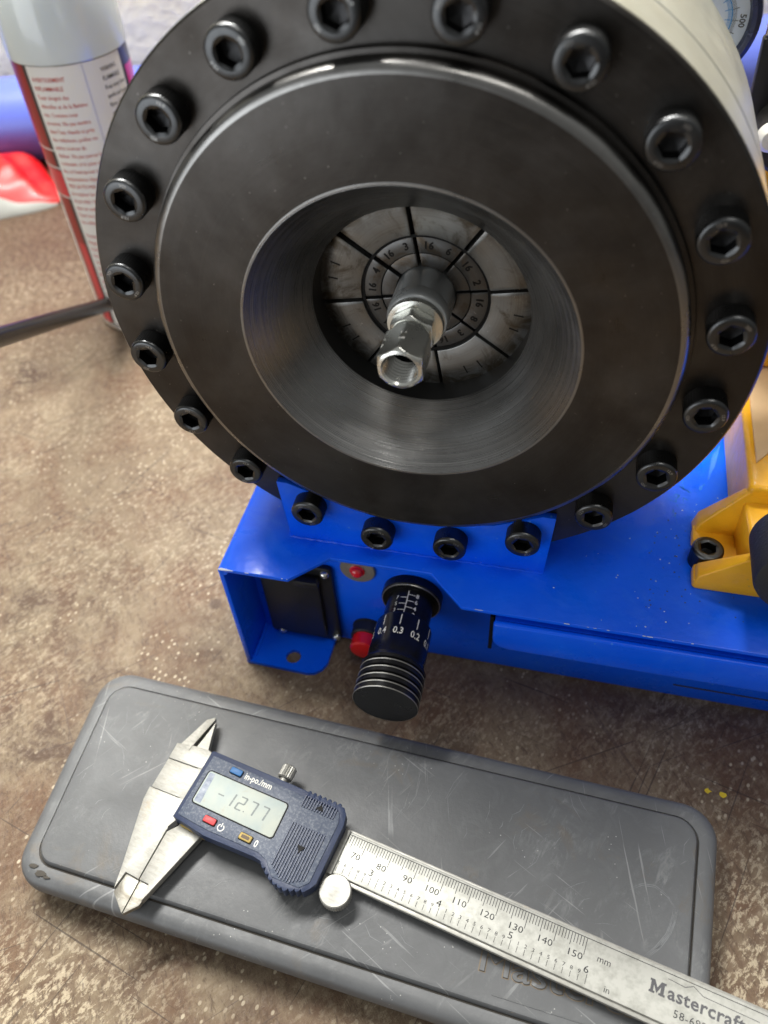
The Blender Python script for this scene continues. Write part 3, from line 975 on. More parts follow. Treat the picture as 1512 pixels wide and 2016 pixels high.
def nick(r, t, y, h, rc):
    if h > rc*0.965 and (abs(y+11.4) < 0.5 or abs(y+8.6) < 0.45):
        return min(r, rc*0.93)
    return r
nut = ob('swivel_nut', hexnut(7.85, -17.2, -3.4, 1.0, math.radians(32), hole=thread[:2], extra=nick), M['zinc'], fit)
ob('thread_bore', lathe(thread[1:]+[(0, thread[-1][1])], 96), M['thread'], nut, smooth=20)
ob('bore_shade_disc', lathe([(5.28, -5.2), (0, -4.9)], 64), M['gap'], nut)  # black disc across the bore, painting in the shade of its depth
for gy in groove_y:
    ob('thread_groove', lathe([(5.40, gy-0.22), (5.36, gy+0.22)], 64), M['die_mark'], nut)
for yc in (-11.4, -8.6):                # bright nicks cut in the corners
    for kk in (1, 2):
        a = math.radians(32)+kk*pi/3
        d = Vector((math.cos(a), 0, math.sin(a)))
        q = box(-0.9, 0.9, -0.32, 0.32, -0.25, 0.25, bv=0.1, seg=1)
        qa = a-pi/2
        xf(q, lambda x, y, z, qa=qa, d=d, yc=yc: (x*math.cos(qa)-z*math.sin(qa)+d.x*7.35, y+yc, x*math.sin(qa)+z*math.cos(qa)+d.z*7.35))
        ob('corner_nick', q, M['label_white'], nut)

# ================================================================== CALIPER CASE
CP = [(-127.3, -140.0), (118.8, -155.5), (127.0, -60.5), (-131.0, -49.5)]
case = thing('caliper_case', 'scratched dark grey plastic caliper case lying on the brown bench', 'tool case', (0, -100, 0))
def cq(inset, r, dy=100):
    return [(a, b+dy) for a, b in rquad(CP, inset, r)]
ob('case_base', loft([(cq(7.0, 8), 0.3), (cq(5.0, 9), 1.5), (cq(2.2, 10), 6.0), (cq(1.6, 11), 9.6), (cq(2.4, 11), 9.9)]), M['case'], case)
ob('case_lid', loft([(cq(2.2, 11), 9.95), (cq(0.6, 12), 10.4), (cq(0.0, 12.5), 12.0), (cq(0.0, 12.5), 15.2), (cq(0.35, 12.2), 17.0), (cq(1.3, 11.5), 18.6), (cq(2.8, 10.5), 19.5), (cq(4.6, 9.5), 19.8), (cq(6.9, 8.6), 19.75), (cq(7.1, 8.5), 19.2), (cq(7.7, 8.0), 19.2), (cq(7.9, 7.9), 21.0), (cq(8.5, 7.4), 21.75), (cq(9.6, 6.6), 22.0)]), M['case'], case)
bm = bmesh.new()
A = [bm.verts.new((a, b, 19.32)) for a, b in cq(7.0, 8.55)]
B = [bm.verts.new((a, b, 19.32)) for a, b in cq(7.8, 7.95)]
for k in range(len(A)):
    bm.faces.new((A[k], A[(k+1) % len(A)], B[(k+1) % len(A)], B[k]))
ob('rim_groove', bm, M['dirt'], case)
CR = math.radians(-3.4)
t = text_bm('Mastercraft', 12.0, bold=0.0, ext=0.35, sx=1.22, bv=0.12, res=3)
ob('embossed_name', rot2(t, CR, 0, 0, 0), M['case'], case, loc=(46.0, -133.6+100, 22.1))
t = xf(text_bm('Mastercraft', 12.0, bv=0.42, sx=1.22, res=3), lambda x, y, z: (x, y, max(z, 0)*0.05))
ob('name_grime', rot2(t, CR, 0, 0, 0), M['emboss_edge'], case, loc=(46.0, -133.6+100, 22.04))
q = box(0, 70, 0, 0.35, 0, 0.25, bv=0.08, seg=1)
ob('moulded_line', rot2(q, CR), M['case'], case, loc=(52, -140.2+100, 21.95))

# ================================================================== DIGITAL CALIPER
CT = math.radians(-10.84)
cal = thing('digital_caliper', 'steel digital caliper with navy display housing resting on the grey case', 'caliper', (-79.47, -155.54, 22.0), CT)
ZB = 7.0                                    # top of the beam over the case lid
beam_poly = [(-15.7, 50.9), (215, 50.9), (215, 68.3), (-15.7, 68.3)]
bm = box(-2.8, 215, 52.0, 67.6, ZB-3.2, ZB, bv=0.35)
beam = ob('beam', bm, M['scale'], cal)
ob('beam_edge', prism([(58, ZB-3.0), (215, ZB-3.0), (215, ZB-1.1), (58, ZB-1.1)], 50.5, 52.3, 'y', bv=0.3), M['cal'], cal)
ob('beam_edge', prism([(58, ZB-3.0), (215, ZB-3.0), (215, ZB-0.5), (58, ZB-0.5)], 67.3, 68.5, 'y', bv=0.3), M['cal'], cal)
ob('edge_groove', box(60, 215, 66.5, 66.72, ZB, ZB+0.015), M['grey_ink'], cal)
# fixed jaw (left) : lower blade, middle plate, upper blade
low = [(-15.7, 53.1), (-15.2, 48.2), (-5.7, 22.4), (-5.6, 16.4), (1.0, 11.6), (0.35, 22.4), (-0.1, 41.2), (-2.2, 45.2), (-2.4, 53.4)]
low = [(-15.8, 53.2), (-15.2, 48.2), (-5.75, 16.4), (1.2, 11.5), (0.4, 22.5), (-0.3, 41.5), (1.5, 45.8), (2.2, 53.9)]
mid_ = [(-15.2, 53.45), (2.2, 54.1), (2.2, 66.7), (-15.6, 65.6)]
upj = [(-15.65, 65.85), (2.2, 66.95), (2.2, 73.0), (-3.2, 73.6), (-6.2, 84.5), (-7.2, 85.5), (-8.7, 75.0), (-10.0, 73.6), (-14.3, 73.0), (-16.0, 72.4)]
jaw = bpy.data.objects.new('fixed_jaw', None)
COL.objects.link(jaw); jaw.parent = cal
def cut(poly, n0):                          # lower blade: thick part above the notch line, thin knife below
    return poly
thick = [(-15.8, 53.2), (-15.2, 48.2), (-7.7, 23.2), (-5.75, 16.4), (-5.2, 16.0), (-4.6, 22.6), (0.4, 22.6), (-0.3, 41.5), (1.5, 45.8), (2.2, 53.9)]
ob('lower_blade', prism([(-15.8, 53.2), (-15.2, 48.2), (-7.9, 24.6), (-5.9, 17.2), (-5.3, 23.4), (0.4, 23.2), (-0.3, 41.5), (1.5, 45.8), (2.2, 53.9)], ZB-3.2, ZB+0.2, 'z', bv=0.18), M['cal'], jaw)
ob('knife_tip', prism([(-5.9, 23.9), (-5.75, 16.4), (1.2, 11.5), (0.35, 23.9)], ZB-3.2, ZB-0.9, 'z', bv=0.12), M['cal_tip'], jaw)
ob('jaw_plate', prism(mid_, ZB-3.2, ZB+0.05, 'z', bv=0.15), M['cal'], jaw)
ob('upper_plate', prism([(-15.65, 65.85), (2.2, 66.95), (2.2, 73.2), (-2.6, 74.6), (-9.4, 73.9), (-16.0, 72.4)], ZB-3.2, ZB+0.2, 'z', bv=0.18), M['cal'], jaw)
bm = bmesh.new()                            # upper knife, ground sloping towards its edge
tp = [(-14.4, 72.8, ZB), (-9.9, 71.4, ZB+0.45), (-7.6, 86.8, ZB-0.6), (-8.2, 88.0, ZB-0.9), (-11.0, 86.0, ZB-1.2)]
bt = [(x, y, ZB-3.2) for x, y, z in tp]
A = [bm.verts.new(v) for v in tp]; B = [bm.verts.new(v) for v in bt]
bm.faces.new(A); bm.faces.new(B)
for k in range(5):
    bm.faces.new((A[k], A[(k+1) % 5], B[(k+1) % 5], B[k]))
ob('upper_knife', bm, M['cal'], jaw)
bm = bmesh.new()
tp = [(-7.8, 74.0, ZB), (-2.6, 73.8, ZB+0.2), (-5.9, 83.0, ZB-0.5), (-6.9, 86.2, ZB-0.8), (-7.0, 83.0, ZB-0.6)]
A = [bm.verts.new(v) for v in tp]; B = [bm.verts.new((x, y, ZB-3.2)) for x, y, z in tp]
bm.faces.new(A); bm.faces.new(B)
for k in range(5):
    bm.faces.new((A[k], A[(k+1) % 5], B[(k+1) % 5], B[k]))
mj = bpy.data.objects.new('sliding_jaw', None)
COL.objects.link(mj); mj.parent = cal
ob('upper_knife', bm, M['cal'], mj)
ob('jaw_slot', prism([(-8.9, 75.6), (-7.7, 74.4), (-7.1, 83.5), (-7.5, 86.2)], ZB-3.1, ZB-1.6, 'z'), M['gap'], mj)
ob('lower_blade', prism([(0.75, 23.2), (4.7, 23.2), (5.6, 17.4), (13.2, 46.2), (13.2, 49), (3.0, 49), (3.0, 44.8), (0.15, 41.3)], ZB-3.2, ZB+0.2, 'z', bv=0.18), M['cal'], mj)
ob('knife_tip', prism([(0.72, 23.9), (1.5, 11.5), (5.3, 16.0), (5.5, 17.6), (4.9, 23.9)], ZB-3.2, ZB-0.9, 'z', bv=0.12), M['cal_tip'], mj)
ob('jaw_relief', prism([(0.2, 41.4), (2.9, 44.9), (2.9, 46.5), (0.8, 46.0), (-0.5, 43)], ZB-0.4, ZB+0.24, 'z'), M['gap'], mj)
ob('rusty_corner', prism([(4.0, 44.9), (14.0, 44.5), (14.4, 46.0), (4.0, 46.4)], ZB-2.5, ZB+2.0, 'z', bv=0.3), M['yel_btn'], mj)
# slider housing
ZH = ZB+6.0
def ridged(n0, dep, cnt):
    return None
hull = [(1.6, 45.6)]
hull += [(16.0, 43.9), (36.5, 44.6), (39.2, 44.2)]
for k in range(9):                          # ridges round the lower thumb grip
    u0 = 40.3+k*2.05
    base_n = 43.3-4.4*math.sin(min(1, (k+0.5)/4.6)*pi/2) if k < 5 else 38.7+(k-5)*0.75
    hull += [(u0, base_n+0.55), (u0+0.5, base_n-0.05), (u0+1.25, base_n-0.05), (u0+1.75, base_n+0.55)]
hull += [(59.6, 42.9), (60.8, 45.0), (60.9, 66.5), (60.0, 70.6), (58.3, 72.6)]
for k in range(7):
    u0 = 57.2-k*2.05
    hull += [(u0, 72.7), (u0-0.5, 73.5), (u0-1.2, 73.5), (u0-1.7, 72.7)]
hull += [(42.2, 73.0), (3.0, 73.2), (1.6, 72.8)]
house = ob('display_housing', prism(hull, ZB+0.6, ZH, 'z', bv=0.45, seg=2), M['navy'], cal)
ob('slider_backplate', box(-0.5, 61.5, 50.6, 68.3, ZB-5.6, ZB-3.3, bv=0.4), M['cal'], cal)
ob('slider_lip', box(60.95, 62.9, 51.2, 67.9, ZB+0.05, ZB+0.9, bv=0.2), M['cal'], cal)
face = [(2.9, 46.9), (15.5, 46.0), (37.0, 46.4), (41.0, 45.2), (45.5, 41.0), (56, 41.5), (58.6, 44.4), (58.9, 66.5), (57.6, 70.4), (3.2, 71.4)]
ob('housing_face', prism(face, ZH-0.2, ZH+0.35, 'z', bv=0.3), M['navy_face'], house)
ZF = ZH+0.36
scr = [(5.3, 52.9), (39.3, 52.5), (38.9, 65.6), (5.2, 65.6)]
sq = rquad(scr, 0, 1.2)
sc_o = ob('screen', prism(sq, ZF, ZF+0.25, 'z', bv=0.1), M['lcd'], house)
ob('screen_frame', prism(rquad(scr, -0.45, 1.5), ZF-0.02, ZF+0.12, 'z'), M['gap'], house)
ob('screen_dark_end', prism([(5.8, 53.4), (8.6, 53.4), (8.0, 65.0), (5.7, 65.0)], ZF+0.255, ZF+0.28, 'z'), M['lcd_dark'], house)
SEG = {'a': ((0.12, 1.92), (0.88, 2.0)), 'b': ((0.92, 1.08), (1.0, 1.9)), 'c': ((0.92, 0.1), (1.0, 0.92)), 'd': ((0.12, 0.0), (0.88, 0.08)),
       'e': ((0.0, 0.1), (0.08, 0.92)), 'f': ((0.0, 1.08), (0.08, 1.9)), 'g': ((0.12, 0.96), (0.88, 1.04))}
DIG = {'1': 'bc', '2': 'abged', '7': 'abc', '-': 'g'}
bm = None
u = 12.6
for ch in '-12.77':
    if ch == '.':
        bm = merge(bm, box(u-1.15, u-0.7, 56.6, 57.05, 0, 0.02))
        continue
    wd_, ht = 2.6, 2.5
    for sgm in DIG[ch]:
        (x0, y0), (x1, y1) = SEG[sgm]
        q = box(x0*wd_-0.24, x1*wd_+0.24, y0*ht-0.15, y1*ht+0.15, 0, 0.02)
        bm = merge(bm, xf(q, lambda x, y, z, u=u: (u+x+y*0.10, 56.6+y, z)))
    u += 4.65 if ch != '-' else 4.0
ob('screen_digits', xf(bm, lambda x, y, z: (x, y, z+ZF+0.26)), M['lcd_digit'], house, smooth=0)
def button(u, n_, mat, rot=-0.03, inner=None):
    ob('button_recess', rot2(prism(rrect(-2.75, 2.75, -1.45, 1.45, 0.6), 0, 0.04, 'z'), rot, u, n_, ZF-0.01), M['gap'], house)
    bt_ = ob('button', rot2(prism(rrect(-2.45, 2.45, -1.15, 1.15, 0.5), 0, 0.85, 'z', bv=0.25), rot, u, n_, ZF), mat, house)
    return bt_
button(14.9, 69.0, M['blue_btn'])
button(15.4, 49.3, M['red_btn'])
button(30.6, 49.0, M['yel_btn'])
ob('button_grime', rot2(prism(rrect(-1.6, 1.6, -0.6, 0.6, 0.3), 0, 0.03, 'z'), -0.03, 30.6, 49.0, ZF+0.86), M['yel_btn_in'], house)
ob('printed_units', xf(text_bm('in-po./mm', 3.5, bold=0.05, sx=0.80), lambda x, y, z: (x+18.6, y+67.9, ZF+0.02)), M['white_ink'], house, smooth=0)
ob('printed_zero', xf(text_bm('0', 3.6, bold=0.06, sx=0.78), lambda x, y, z: (x+34.3, y+47.5, ZF+0.02)), M['white_ink'], house, smooth=0)
bm = bmesh.new()
pw = []
for k in range(25):
    a = math.radians(90+32+(360-64)*k/24)
    pw.append((math.cos(a), math.sin(a)))
A = [bm.verts.new((1.35*x, 1.35*y, 0)) for x, y in pw]; B = [bm.verts.new((1.0*x, 1.0*y, 0)) for x, y in pw]
for k in range(24):
    bm.faces.new((A[k], A[k+1], B[k+1], B[k]))
bm = merge(bm, bar(-0.17, 0.17, 0.2, 1.75))
ob('power_symbol', xf(bm, lambda x, y, z: (x+20.3, y+48.7, ZF+0.02)), M['white_ink'], house, smooth=0)
for k in range(13):
    uu = 43.3+k*1.06
    ob('grip_rib', box(uu, uu+0.5, 66.9, 71.3-(0.4 if k > 11 else 0), ZF-0.05, ZF+0.45, bv=0.12, seg=1), M['navy'], house)
for k in range(13):
    uu = 43.4+k*1.06
    n0 = 44.6-min(3.0, k*0.7) if k < 9 else 41.6+(k-8)*0.6
    ob('grip_rib', box(uu, uu+0.5, n0, 60.8, ZF-0.05, ZF+0.45, bv=0.12, seg=1), M['navy'], house)
ob('up_arrow', prism([(49.0, 68.0), (52.0, 68.0), (50.5, 70.2)], ZF+0.1, ZF+0.6, 'z'), M['gap'], house)
ob('down_arrow', prism([(49.0, 54.2), (52.0, 54.2), (50.5, 51.6)], ZF+0.1, ZF+0.6, 'z'), M['gap'], house)
ts = ob('lock_screw', lathe([(0, 80.4), (2.3, 80.4), (2.9, 79.9), (2.9, 75.6), (2.3, 75.1), (1.6, 75.0), (1.6, 72.8), (0, 72.8)], 40, 'y', c=(31.2, ZB+1.6), knurl=(2, 3, 0.28)), M['cal'], cal)
wh = ob('thumb_wheel', lathe([(0, ZB+2.3), (5.3, ZB+2.3), (5.75, ZB+1.9), (5.75, ZB-1.6), (5.3, ZB-2.0), (0, ZB-2.0)], 80, 'z', c=(66.9, 46.6), knurl=(2, 3, 0.22)), M['cal'], cal)
ob('wheel_bracket', box(58.5, 66.5, 47.0, 51.0, ZB-3.2, ZB-2.1, bv=0.3), M['cal'], cal)
# engraved scales
bm = None
ZS = ZB+0.012
def tick(u, n0, n1, w_):
    global bm
    bm = merge(bm, xf(bar(u-w_/2, u+w_/2, n0, n1), lambda x, y, z: (x, y, ZS)))
for k in range(62, 151):
    ln = 5.3 if k % 10 == 0 else (4.1 if k % 5 == 0 else 2.9)
    tick(k, 66.5-ln, 66.5, 0.21)
for k in range(25, 61):
    ln = 3.0 if k % 10 == 0 else 1.95
    if k*2.54 > 62:
        tick(k*2.54, 53.1, 53.1+ln, 0.17)
ob('engraved_ticks', bm, M['grey_ink'], cal, smooth=0)
bm = None
for k in range(6, 16):
    t = text_bm(str(k*10), 3.05, 'RIGHT', sx=1.2)
    bm = merge(bm, xf(t, lambda x, y, z, k=k: (x+k*10-0.1, y+59.35, ZS)))
for k in range(25, 61):
    if k*2.54 <= 62: continue
    if k % 10 == 0:
        t = text_bm(str(k//10), 3.2, 'CENTER', sx=1.2)
        bm = merge(bm, xf(t, lambda x, y, z, k=k: (x+k*2.54-0.6, y+56.3, ZS)))
    else:
        t = text_bm(str(k % 10), 1.75, 'CENTER', sx=1.2)
        bm = merge(bm, xf(t, lambda x, y, z, k=k: (x+k*2.54, y+55.45, ZS)))
t = text_bm('mm', 3.0); bm = merge(bm, xf(t, lambda x, y, z: (x+154.2, y+61.0, ZS)))
t = text_bm('in', 2.8); bm = merge(bm, xf(t, lambda x, y, z: (x+158.2, y+53.2, ZS)))
ob('engraved_numbers', bm, M['grey_ink'], cal, smooth=0)
bm = text_bm('astercraft', 5.6, bold=0.13, spacing=1.06)
bm = xf(bm, lambda x, y, z: (x+176.9, y+59.3, ZS))
MP = [(0, 0), (1.9, 0), (1.9, .7), (1.4, .7), (1.4, 2.5), (2.55, 0.3), (3.7, 2.5), (3.7, .7), (3.2, .7), (3.2, 0), (5.3, 0), (5.3, .7), (4.85, .7), (4.85, 3.4), (5.3, 3.4), (5.3, 4.1), (3.7, 4.1), (2.6, 2.1), (1.5, 4.1), (0, 4.1), (0, 3.4), (.4, 3.4), (.4, .7), (0, .7)]
bm = merge(bm, prism([(x*0.94+171.2, y+59.1) for x, y in MP], ZS-0.01, ZS))
def serif(u, n_, w_):
    global bm
    bm = merge(bm, xf(bar(u-w_/2, u+w_/2, n_-0.32, n_+0.32), lambda x, y, z: (x, y, ZS+0.003)))
for a, b in (((176.3, 65.0), (181.6, 64.6)), ((181.6, 64.6), (184.0, 65.9)), ((184.0, 65.9), (187.2, 64.2)), ((187.2, 64.2), (204, 63.9))):
    d = Vector(b)-Vector(a)
    q = bar(0, d.length, -0.11, 0.11)
    an = math.atan2(d.y, d.x)
    bm = merge(bm, rot2(q, an, a[0], a[1], ZS))
ob('engraved_logo', bm, M['ink_dim'], cal, smooth=0)
ob('engraved_model_number', xf(text_bm('58-6920-6', 3.3, spacing=1.1), lambda x, y, z: (x+179.4, y+54.9, ZS)), M['grey_ink'], cal, smooth=0)

# ================================================================== SPRAY CAN
can = thing('spray_can', 'white and red aerosol spray can with milky cap standing behind the crimper', 'spray can', (-248.8, 242.3, 0))
RCN = 32.2
ob('can_body', lathe([(0, 3), (27, 3), (29.5, 0.6), (31.2, 0.4), (32.6, 2.2), (32.5, 3.8), (31.6, 5.0), (RCN, 6.5), (RCN, 172.4), (0, 172.4)], 96, 'z'), M['chrome'], can)
ob('can_cap', lathe([(RCN-0.4, 172.5), (33.0, 173.0), (33.2, 176), (33.1, 190), (32.4, 200), (30.6, 211), (27.4, 222), (22.5, 231), (14, 238), (0, 241)], 96, 'z'), M['cap'], can)
AF = math.radians(-56.4)                    # the side of the can that faces the camera
def cwrap(bm, lift, a_off=0.0):
    # drawing x in mm round the can (to the right as seen), y up
    def f(x, y, z):
        t = AF+a_off+x/RCN
        return ((RCN+lift)*math.cos(t), (RCN+lift)*math.sin(t), y)
    return xf(bm, f)
D_ = math.radians
def patch(a0, a1, z0, z1):
    nn = max(2, int(abs(a1-a0)/4))
    return bar(D_(a0)*RCN, D_(a1)*RCN, z0, z1, nn)
ob('label', cwrap(patch(-50, 52, 7, 172.2), 0.15), M['label_white'], can, smooth=60)
ob('label_band', cwrap(patch(-55, -50.2, 7, 172.2), 0.13), M['label_dark'], can, smooth=60)
ob('label_band', cwrap(patch(-150, -55.2, 7, 172.2), 0.13), M['label_maroon'], can, smooth=60)
ob('label_band', cwrap(patch(52.2, 200, 7, 172.2), 0.13), M['label_dark'], can, smooth=60)
ob('label_block', cwrap(patch(57, 150, 80, 163), 0.22), M['label_pink'], can, smooth=60)
ob('label_block', cwrap(patch(-80, -51, 98, 114), 0.22), M['label_red'], can, smooth=60)
ob('label_stripe', cwrap(patch(-66, -54, 7, 66), 0.24), M['label_red'], can, smooth=60)
ob('label_stripe', cwrap(patch(-90, -74, 7, 97), 0.24), M['label_white'], can, smooth=60)
for z_ in (97, 115.2, 126):
    ob('label_line', cwrap(patch(-95, -50, z_, z_+0.8), 0.30), M['label_white'], can, smooth=60)
ob('label_seam', cwrap(patch(7.0, 7.8, 7, 172), 0.22), M['plate'], can, smooth=60)
red = ['AVERTISSEMENT', 'INFLAMMABLE', 'Tenir éloigné des', 'étincelles et de la flamme', 'nue. Contenu sous', 'pression. Ne pas mettre', "dans l'eau chaude ni près", 'des radiateurs, poêles ou', 'autres sources de', 'chaleur. Ne pas percer le', 'contenant, ni le jeter au', "feu, ni l'entreposer à des", 'températures dépassant', 'PRECAUTIONS. Éviter', 'de respirer les émanations', 'du produit. Utiliser', 'dans un endroit bien aéré.', 'Tenir hors de la portée', 'des enfants.', '', "Premiers soins: en cas", "d'ingestion, ne pas faire", 'vomir. Appeler un', 'médecin. En cas de', 'contact avec les yeux,', "rincer à l'eau.", 'Mode de emploi: bien', 'agiter avant usage.', 'Vaporiser de 20 cm', 'sur la surface propre', 'et laisser agir.', 'Essuyer le surplus.']
bm = None
for k, l_ in enumerate(red):
    if not l_: continue
    t = text_bm(l_, 3.3, bold=0.03, sx=0.80, res=1)
    bm = merge(bm, xf(t, lambda x, y, z, k=k: (x-26.0, y+164.5-k*4.6, z)))
ob('printed_text', cwrap(bm, 0.27), M['ink_red'], can, smooth=0)
blk = ['WARNING', 'FLAMMABLE', 'Keep away from', 'sparks and open', 'flame. Contents', 'under pressure.', 'Do not place in', 'hot water or near', 'radiators, stoves', 'or other sources', 'of heat. Do not', 'puncture can.']
bm = None
for k, l_ in enumerate(blk):
    t = text_bm(l_, 3.3, bold=0.03, sx=0.66, res=1)
    bm = merge(bm, xf(t, lambda x, y, z, k=k: (x+13.5, y+165.5-k*4.6, z)))
ob('printed_text', cwrap(bm, 0.27), M['ink_black'], can, smooth=0)

# ================================================================== HOSE / BAG / FLECKS
path = [(-146, -30, 158), (-168, 3, 140), (-206.9, 60.2, 111), (-236, 103, 86), (-262, 150, 56), (-272, 190, 32), (-269, 226, 12), (-255, 262, 7), (-225, 300, 6.5), (-180, 330, 6.5)]
def smooth_path(P, n=6):
    out = []
    P = [Vector(p) for p in P]
    for i in range(len(P)-1):
        p0, p1, p2, p3 = P[max(i-1, 0)], P[i], P[i+1], P[min(i+2, len(P)-1)]
        for k in range(n):
            t = k/n
            out.append(0.5*((2*p1)+(p2-p0)*t+(2*p0-5*p1+4*p2-p3)*t*t+(3*p1-p0-3*p2+p3)*t**3))
    out.append(P[-1])
    return out
# straight rod leaning down from the near left to the bench behind the ring
PL, PR = Vector((-188-19*1.05, 33.3+26*1.0, 122.6-13)), Vector((-260, 215.2, 20))
E_ = (PR-PL).normalized()
rod = ob('pump_rod', tube([PL-E_*60, PR, PR+E_*30], 4.7, 32), M['hose'])
tag(rod, 'black rod slanting across the left edge in front of the spray can', 'rod')

def crumple(x, y):
    return 0.5*math.sin(x*0.11+1.3*math.sin(y*0.13))+0.35*math.sin(y*0.21+x*0.07+1)+0.25*math.sin(x*0.33-y*0.19)
bag = thing('plastic_bag', 'crumpled red and white plastic bag beside the blue pipe at the left', 'bag', (-440, 380, 0))
def pouch(s0, s1, ns):
    bm = bmesh.new()
    nt_ = 44
    G = []
    for i in range(nt_+1):
        t = i/nt_
        x = -394-170*t
        wd_ = 4+46*min(1, t*3.2)**0.75
        hh = 3+27*min(1, t*3.4)**0.8
        row = []
        for j in range(ns+1):
            s_ = s0+(s1-s0)*j/ns
            prof = max(0, 1-abs(s_)**2.3)**0.6
            cy = 381+8*math.sin(t*5)-6*t
            cr_ = crumple(x, s_*wd_)
            row.append(bm.verts.new((x+440+1.5*cr_, cy-380+s_*wd_+2.0*cr_, max(0.4, hh*prof*(1+0.14*cr_)))))
        G.append(row)
    for i in range(nt_):
        for j in range(ns):
            bm.faces.new((G[i][j], G[i+1][j], G[i+1][j+1], G[i][j+1]))
    return bm
ob('red_film', pouch(-0.80, 1.0, 26), M['bag_red'], bag, smooth=25)
ob('white_film', pouch(-1.0, -0.80, 14), M['bag_white'], bag, smooth=25)

for (fx, fy, sz, lab) in ((127.0, -45.0, 1.6, 'left of the two yellow paint flecks on the bench behind the case corner'), (132.8, -45.5, 1.9, 'right of the two yellow paint flecks on the bench behind the case corner')):
    pts = []
    for k in range(9):
        a = 2*pi*k/9
        r = sz*(0.6+0.6*random.random())
        pts.append((fx+r*math.cos(a)*1.0, fy+r*math.sin(a)*0.7))
    f_ = ob('paint_fleck', prism(pts, 0.02, 0.28, 'z', bv=0.08, seg=1), M['paint_fleck'])
    tag(f_, lab, 'paint fleck', 'yellow paint flecks')

# ================================================================== WEAR
def strip(pts, w0, z, bm=None, wob=0.0):
    """thin ribbon lying flat at height z; tapers at both ends"""
    bm = bm or bmesh.new()
    P = [Vector((*p, z)) for p in pts]
    Q = []
    for a, b in zip(P, P[1:]):
        for k in range(6):
            Q.append(a.lerp(b, k/6))
    Q.append(P[-1])
    L = []
    n_ = len(Q)-1
    for i, q in enumerate(Q):
        d = (Q[min(i+1, n_)]-Q[max(i-1, 0)]).normalized()
        nn = Vector((-d.y, d.x, 0))
        ww = w0*min(1, 0.15+3*min(i, n_-i)/n_)*(1+wob*random.uniform(-1, 1))
        L.append((bm.verts.new(q+nn*ww), bm.verts.new(q-nn*ww)))
    for (a, b), (c, d) in zip(L, L[1:]):
        bm.faces.new((a, b, d, c))
    return bm
M['scuff'] = newmat('pale_scuff', (0.17, 0.178, 0.185), 0.6)
M['oil'] = newmat('oil_smear', (0.03, 0.20, 0.85), 0.10, 0, 0.6)
ZC = 22.03
bm = bmesh.new()
arc = [(94.4, -97.4), (98.5, -95.0), (103.0, -94.7), (107.2, -97.2), (109.8, -100.9)]
arc2 = [(109.8, -100.9), (108.9, -105.2), (107.2, -109.6), (103.9, -114.3), (99.9, -118.3)]
for dx in (-0.75, -0.35, 0.05, 0.4, 0.8):
    strip([(x+dx+random.uniform(-.1, .1), y+100+random.uniform(-.1, .1)) for x, y in arc2], 0.11, ZC, bm, 0.6)
for dx in (-0.3, 0.3):
    strip([(x, y+100+dx) for x, y in arc], 0.10, ZC, bm, 0.7)
def scr(x0, y0, x1, y1, w_, bend=0.0):
    mx, my = (x0+x1)/2-(y1-y0)*bend, (y0+y1)/2+(x1-x0)*bend
    strip([(x0, y0+100), (mx, my+100), (x1, y1+100)], w_, ZC, bm, 0.5)
rs = random.Random(11)
for cx_, cy_, num, ang, ln in ((12, -85, 12, 75, 18), (45, -92, 9, 60, 9), (-95, -78, 6, 100, 14), (-100, -105, 6, 65, 10), (70, -108, 6, 20, 8), (20, -125, 5, 140, 12), (-60, -128, 4, 40, 12), (88, -80, 4, 95, 14), (-10, -130, 3, 10, 14)):
    for k in range(num):
        x = cx_+rs.gauss(0, 9); y = cy_+rs.gauss(0, 6)
        if y < -138+(-x-40)*0.05 or y > -68: continue
        a = math.radians(ang+rs.gauss(0, 14)); l_ = ln*rs.uniform(0.3, 1.1)
        scr(x, y, x+l_*math.cos(a), min(-66, max(-141, y+l_*math.sin(a))), rs.uniform(0.04, 0.10), rs.uniform(-0.18, 0.18))
o = ob('scuff_marks', bm, M['scuff'], case, smooth=0)
o['kind'] = 'stuff'
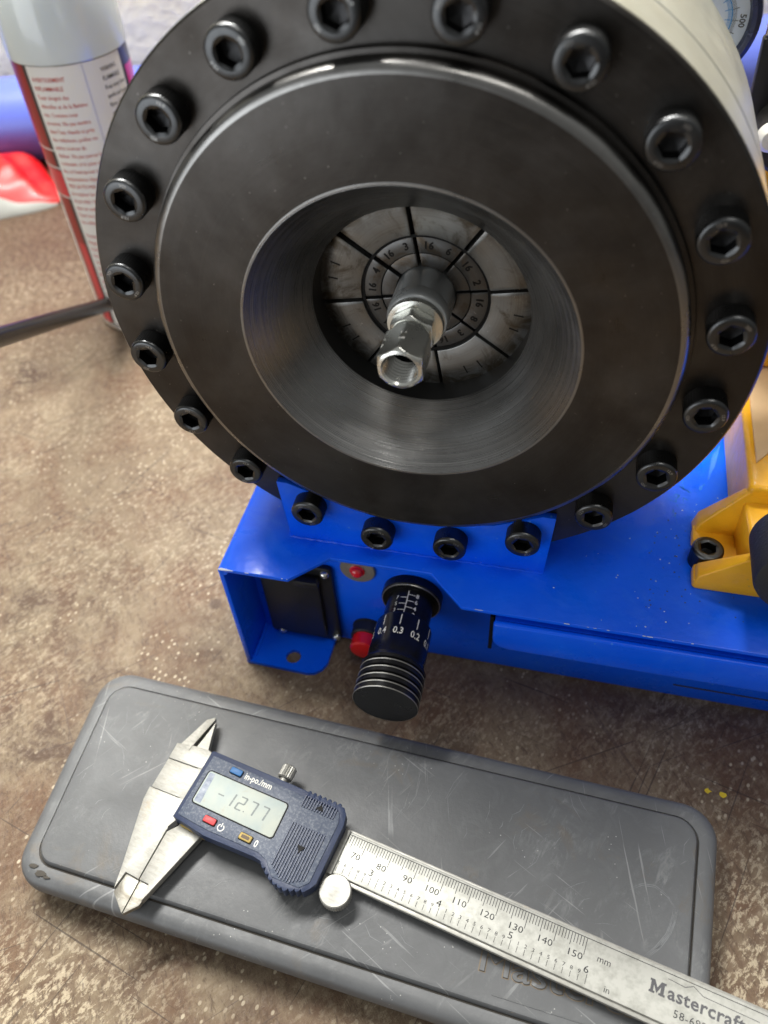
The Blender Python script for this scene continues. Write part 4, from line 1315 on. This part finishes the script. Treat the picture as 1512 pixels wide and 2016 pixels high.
# melted corner of the lid
for (x, y, sz) in ((-119.0, -134.6, 1.6), (-115.2, -136.6, 2.0), (-112.4, -137.4, 1.1)):
    pts = [(x+sz*(0.6+0.5*random.random())*math.cos(2*pi*k/11)*1.5, y+100+sz*(0.5+0.5*random.random())*math.sin(2*pi*k/11)*0.7) for k in range(11)]
    ob('melted_spot', prism(pts, 19.7, 20.15, 'z', bv=0.15), M['dirt'], case)
# oil smears and chipped paint on the blue base
bm = strip([(119.6, 82.7), (118.4, 79.0), (116.7, 73.4), (116.3, 70), (115.4, 66.8), (114.0, 60.3)], 0.9, 71.34, None, 0.5)
strip([(112.5, 57.5), (111.0, 55.6), (110.3, 53)], 0.6, 71.34, bm, 0.5)
for k in range(12):
    x = 103+rs.gauss(0, 2.5); y = 48+rs.gauss(0, 8)
    strip([(x, y), (x+rs.gauss(0, 1.6), y+rs.gauss(0, 1.6)), (x+rs.gauss(0, 2.2), y+rs.gauss(0, 2.5))], rs.uniform(0.1, 0.35), 71.34, bm, 0.6)
o = ob('oil_smear', bm, M['oil'], crimper, smooth=0)
o['kind'] = 'stuff'
M['chip'] = newmat('chipped_paint', (0.62, 0.66, 0.70), 0.5)
bm = tube([(-76.9, -24.85, 70.6), (-76.0, -24.9, 71.15), (-73.5, -24.95, 71.2), (-70.5, -24.95, 71.15)], [0.22, 0.55, 0.42, 0.12], 8)
for k in range(26):
    x = rs.uniform(-68, 120)
    if -48 < x < 22: continue
    tube([(x, -24.9, 71.18), (x+rs.uniform(0.4, 2.2), -24.9, 71.18)], rs.uniform(0.06, 0.16), 5, bm)
for k in range(46):
    x = rs.uniform(52, 125); y = rs.uniform(-22, 60)
    r_ = rs.uniform(0.12, 0.34)
    lathe([(0, 71.5), (r_*0.7, 71.45), (r_, 71.31)], 7, 'z', bm, (x, y))
o = ob('paint_chips', bm, M['chip'], crimper, smooth=0)
o['kind'] = 'stuff'
bm = bmesh.new()
for k in range(60):
    x = rs.uniform(88, 125); y = rs.uniform(-15, 40)
    r_ = rs.uniform(0.15, 0.38)
    lathe([(0, 71.42), (r_*0.8, 71.38), (r_, 71.31)], 7, 'z', bm, (x, y))
o = ob('grit', bm, M['dirt'], crimper, smooth=0)
o['kind'] = 'stuff'
